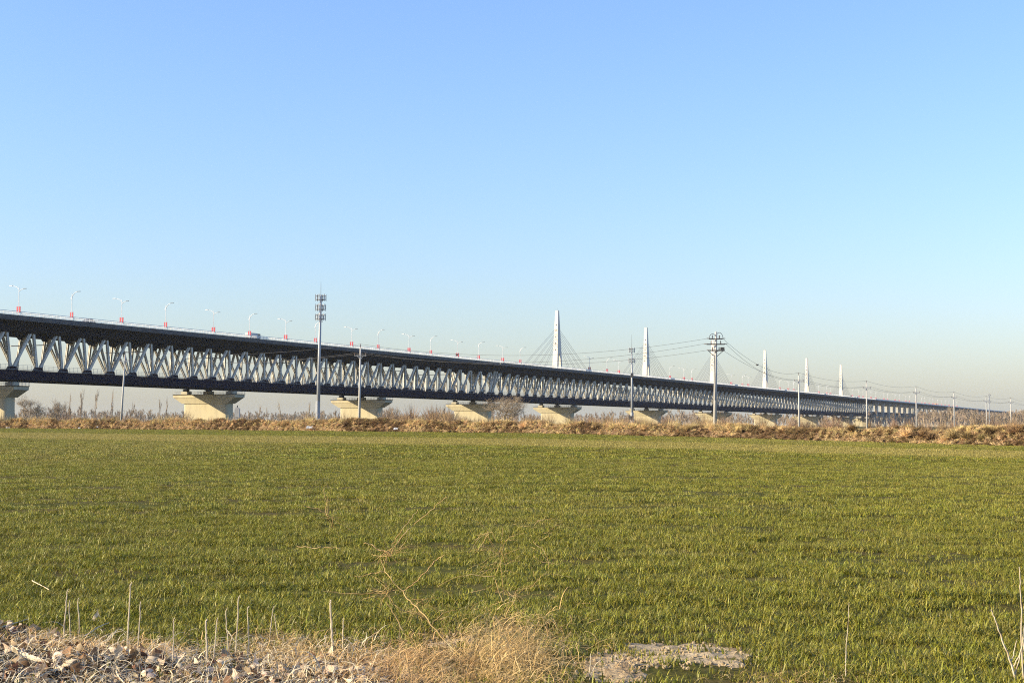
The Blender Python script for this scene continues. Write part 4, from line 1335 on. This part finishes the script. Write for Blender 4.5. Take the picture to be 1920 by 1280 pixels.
wbranch([wp(1290,790),wp(1250,690),wp(1235,640),wp(1100,630),wp(1000,650),wp(900,700)], (.0035,.0015))
wbranch([wp(1300,780),wp(1270,500),wp(1180,480),wp(1060,490)], (.0022,.001))
wbranch([wp(1290,350),wp(1270,500),wp(1160,560),wp(1070,600)], (.0022,.001))
wbranch([wp(55,460,11.5),wp(150,468,11.5),wp(240,462,11.5),wp(320,475,11.5)], (.003,.0015))
wbranch([wp(90,220,11.5),wp(180,235,11.5),wp(250,285,11.5),wp(320,330,11.5),wp(420,390,11.5)], (.0028,.001))
wbranch([wp(215,110,11.5),wp(225,180,11.5),wp(240,270,11.5)], (.0022,.001))
rg = random.Random(77)
for k in range(26):
    x0 = rg.uniform(1050, 1560); y0 = rg.uniform(300, 800); a = rg.uniform(-.9, .9); L = rg.uniform(60, 190)
    Y_ = rg.uniform(11.0, 11.8); pts = []
    for j in range(4):
        pts.append(wp(x0 + L*math.cos(a)*j/3, y0 - L*math.sin(a)*j/3 + rg.uniform(-8,8), Y_)); a += rg.uniform(-.3,.3)
    wbranch(pts, (.0016,.0008))
rg = random.Random(3)
for c, n in ((wp(600,500), 16), (wp(585,735), 22), (wp(250,280,11.5), 10), (wp(800,880), 14), (wp(1280,500), 9), (wp(1200,380), 8), (wp(1350,760), 12), (wp(760,800), 12)):
    m = MB(); q0 = P(*c)
    for _ in range(n):
        a = rg.uniform(0,6.283); p = q0 + Vector((rg.uniform(-.03,.03), rg.uniform(-.05,.05), rg.uniform(-.03,.03))); d = Vector((math.cos(a), rg.uniform(-.5,.5), math.sin(a)*.7))
        pts = [p.copy()]
        for k in range(5):
            d = (d + Vector((rg.uniform(-1,1), rg.uniform(-1,1), rg.uniform(-1,1)))*.35).normalized(); p = p + d*rg.uniform(.02,.055); pts.append(p.copy())
        m.tube(pts, [.0014,.0013,.0012,.001,.0008,.0005], 3, cap=False)
    o = m.build('twigs', M['straw'], wr); o.data.transform(inv)

# dry straw tangles
def straw(name, poly, n, L0, L1, hmax, label, seed, w=.0040, lean=1.3):
    """poly: function returning photo pixel of a base; strands arch up from the ground"""
    rg = random.Random(seed); m = MB()
    for _ in range(n):
        px, py, hh = poly(rg); b = gp(px, py)
        lz = litter_z(b.x, b.y); z0 = b.z if lz is None else lz
        L = rg.uniform(L0, L1); az = rg.gauss(.3, 1.6); el = rg.uniform(.15, 1.45)
        p = Vector((b.x, b.y, z0 + rg.uniform(0, hh))); d = Vector((math.cos(az)*math.cos(el), math.sin(az)*math.cos(el), math.sin(el)))
        s = Vector((-math.sin(az), math.cos(az), .3)).normalized(); ww = w*(.35 + 1.9*rg.random()**2.2)/2
        vs = []; ns = 5
        for k in range(ns+1):
            f = 1 - .7*k/ns
            vs += [p - s*ww*f, p + s*ww*f]
            d = (d + Vector((rg.uniform(-.5,.5), rg.uniform(-.5,.5), -.42*rg.uniform(.2,1.5)))).normalized()
            p = p + d*L/ns
            if p.z < z0 + .005: p.z = z0 + .005 + rg.uniform(0,.02)
        m.add(vs, [(2*k,2*k+1,2*k+3,2*k+2) for k in range(ns)])
    o = m.build(name, M['straw']); tag(o, label, 'dry grass', kind='stuff'); return o
def gaussp(cx, cy, sx, sy, h):
    return lambda rg: (rg.gauss(cx, sx), min(1330, max(1165, rg.gauss(cy, sy))), h*rg.random()**1.3)
straw('dry_straw', gaussp(545,1225,50,22,.07), 1500, .08, .26, .1, 'golden straw tangle at the left of the dead weed base', 1)
straw('dry_straw', gaussp(950,1232,58,34,.24), 3300, .10, .32, .2, 'tall golden straw mound right of the dead weed stem', 2)
straw('dry_straw', gaussp(755,1255,75,28,.09), 2600, .10, .30, .1, 'rusty golden straw tangle below the dead weed', 3)
straw('dry_straw', lambda rg: (rg.uniform(60,1200), rg.uniform(1215,1310), .03*rg.random()), 2600, .06, .22, .1, 'loose straw strewn along the near edge of the field', 4, .0026)
straw('dry_straw', lambda rg: (rg.gauss(1500,80), rg.uniform(1258,1310), .03*rg.random()), 700, .08, .22, .1, 'thin pale straw lying at the bottom right of centre', 5, .0026)
def heap_pt(rg):
    return (rg.uniform(-60,720), rg.uniform(1200,1310), .05*rg.random())
_st = M['straw']; M['straw'] = M['stalk']
straw('dead_twigs', heap_pt, 3200, .06, .30, .1, 'thin grey twigs and stems strewn over the heap of dead leaves', 8, .005)
M['straw'] = _st
straw('dry_straw', gaussp(190,1214,110,10,.04), 2000, .06, .2, .1, 'faint straw along the edge of the leaf heap', 6)

# right edge stems
er = empty('dead_weed', gp(1905,1284)); tag(er, 'bare forked dead weed stems rising at the bottom right corner', 'weed'); inv2 = Matrix.Translation(-er.location)
for pts, r_ in (([(1906,1290,10),(1897,1245,10),(1880,1200,10),(1866,1160,10),(1858,1142,10)], (.009,.003)),
                ([(1920,1290,10),(1916,1225,10),(1915,1160,10),(1913,1100,10),(1911,1062,10)], (.007,.003)),
                ([(1904,1262,10),(1910,1238,10),(1918,1205,10)], (.005,.003)),
                ([(1896,1242,10),(1903,1215,10),(1906,1200,10)], (.004,.002)),
                ([(1925,1290,10),(1922,1240,10),(1918,1200,10),(1921,1160,10)], (.006,.003)),
                ([(1900,1250,10.1),(1912,1225,10.1),(1921,1190,10.1),(1928,1150,10.1)], (.004,.002))):
    o = pline('stem', pts, r_, M['stalk'], None, None, er, 5, .004); o.data.transform(inv2)
# branching pale twigs at the bottom centre
cr = empty('dead_weed', gp(1105,1284)); tag(cr, 'small pale forked dead twig at the bottom, right of the straw mound', 'weed'); inv3 = Matrix.Translation(-cr.location)
for pts, r_ in (([(1104,1290,10),(1106,1262,10),(1107,1240,10),(1108,1224,10)], (.006,.003)),
                ([(1106,1268,10),(1115,1248,10),(1128,1235,10)], (.004,.002)),
                ([(1090,1286,10),(1098,1270,10),(1106,1255,10)], (.004,.002)),
                ([(1084,1284,10),(1074,1275,10),(1066,1268,10)], (.004,.002)),
                ([(1112,1280,10),(1122,1272,10),(1130,1276,10)], (.004,.002))):
    o = pline('twig', pts, r_, M['stalk'], None, None, cr, 5, .003); o.data.transform(inv3)

# ------------------------------------------------------------------ haze
def haze():
    m = MB(); m.box(-6500, 9500, -1500, 9800, -6, 78)
    o = m.build('haze', bpy.data.materials.new('haze_air')); tag(o, kind='stuff')
    mt = o.data.materials[0]; mt.use_nodes = True; nt = mt.node_tree
    for n in list(nt.nodes): nt.nodes.remove(n)
    out = nt.nodes.new('ShaderNodeOutputMaterial'); v = nt.nodes.new('ShaderNodeVolumePrincipled')
    v.inputs['Color'].default_value = (.86,.90,.94,1); v.inputs['Density'].default_value = HAZE_DENSITY
    v.inputs['Anisotropy'].default_value = .2
    nt.links.new(v.outputs[0], out.inputs['Volume'])
if HAZE_DENSITY: haze()
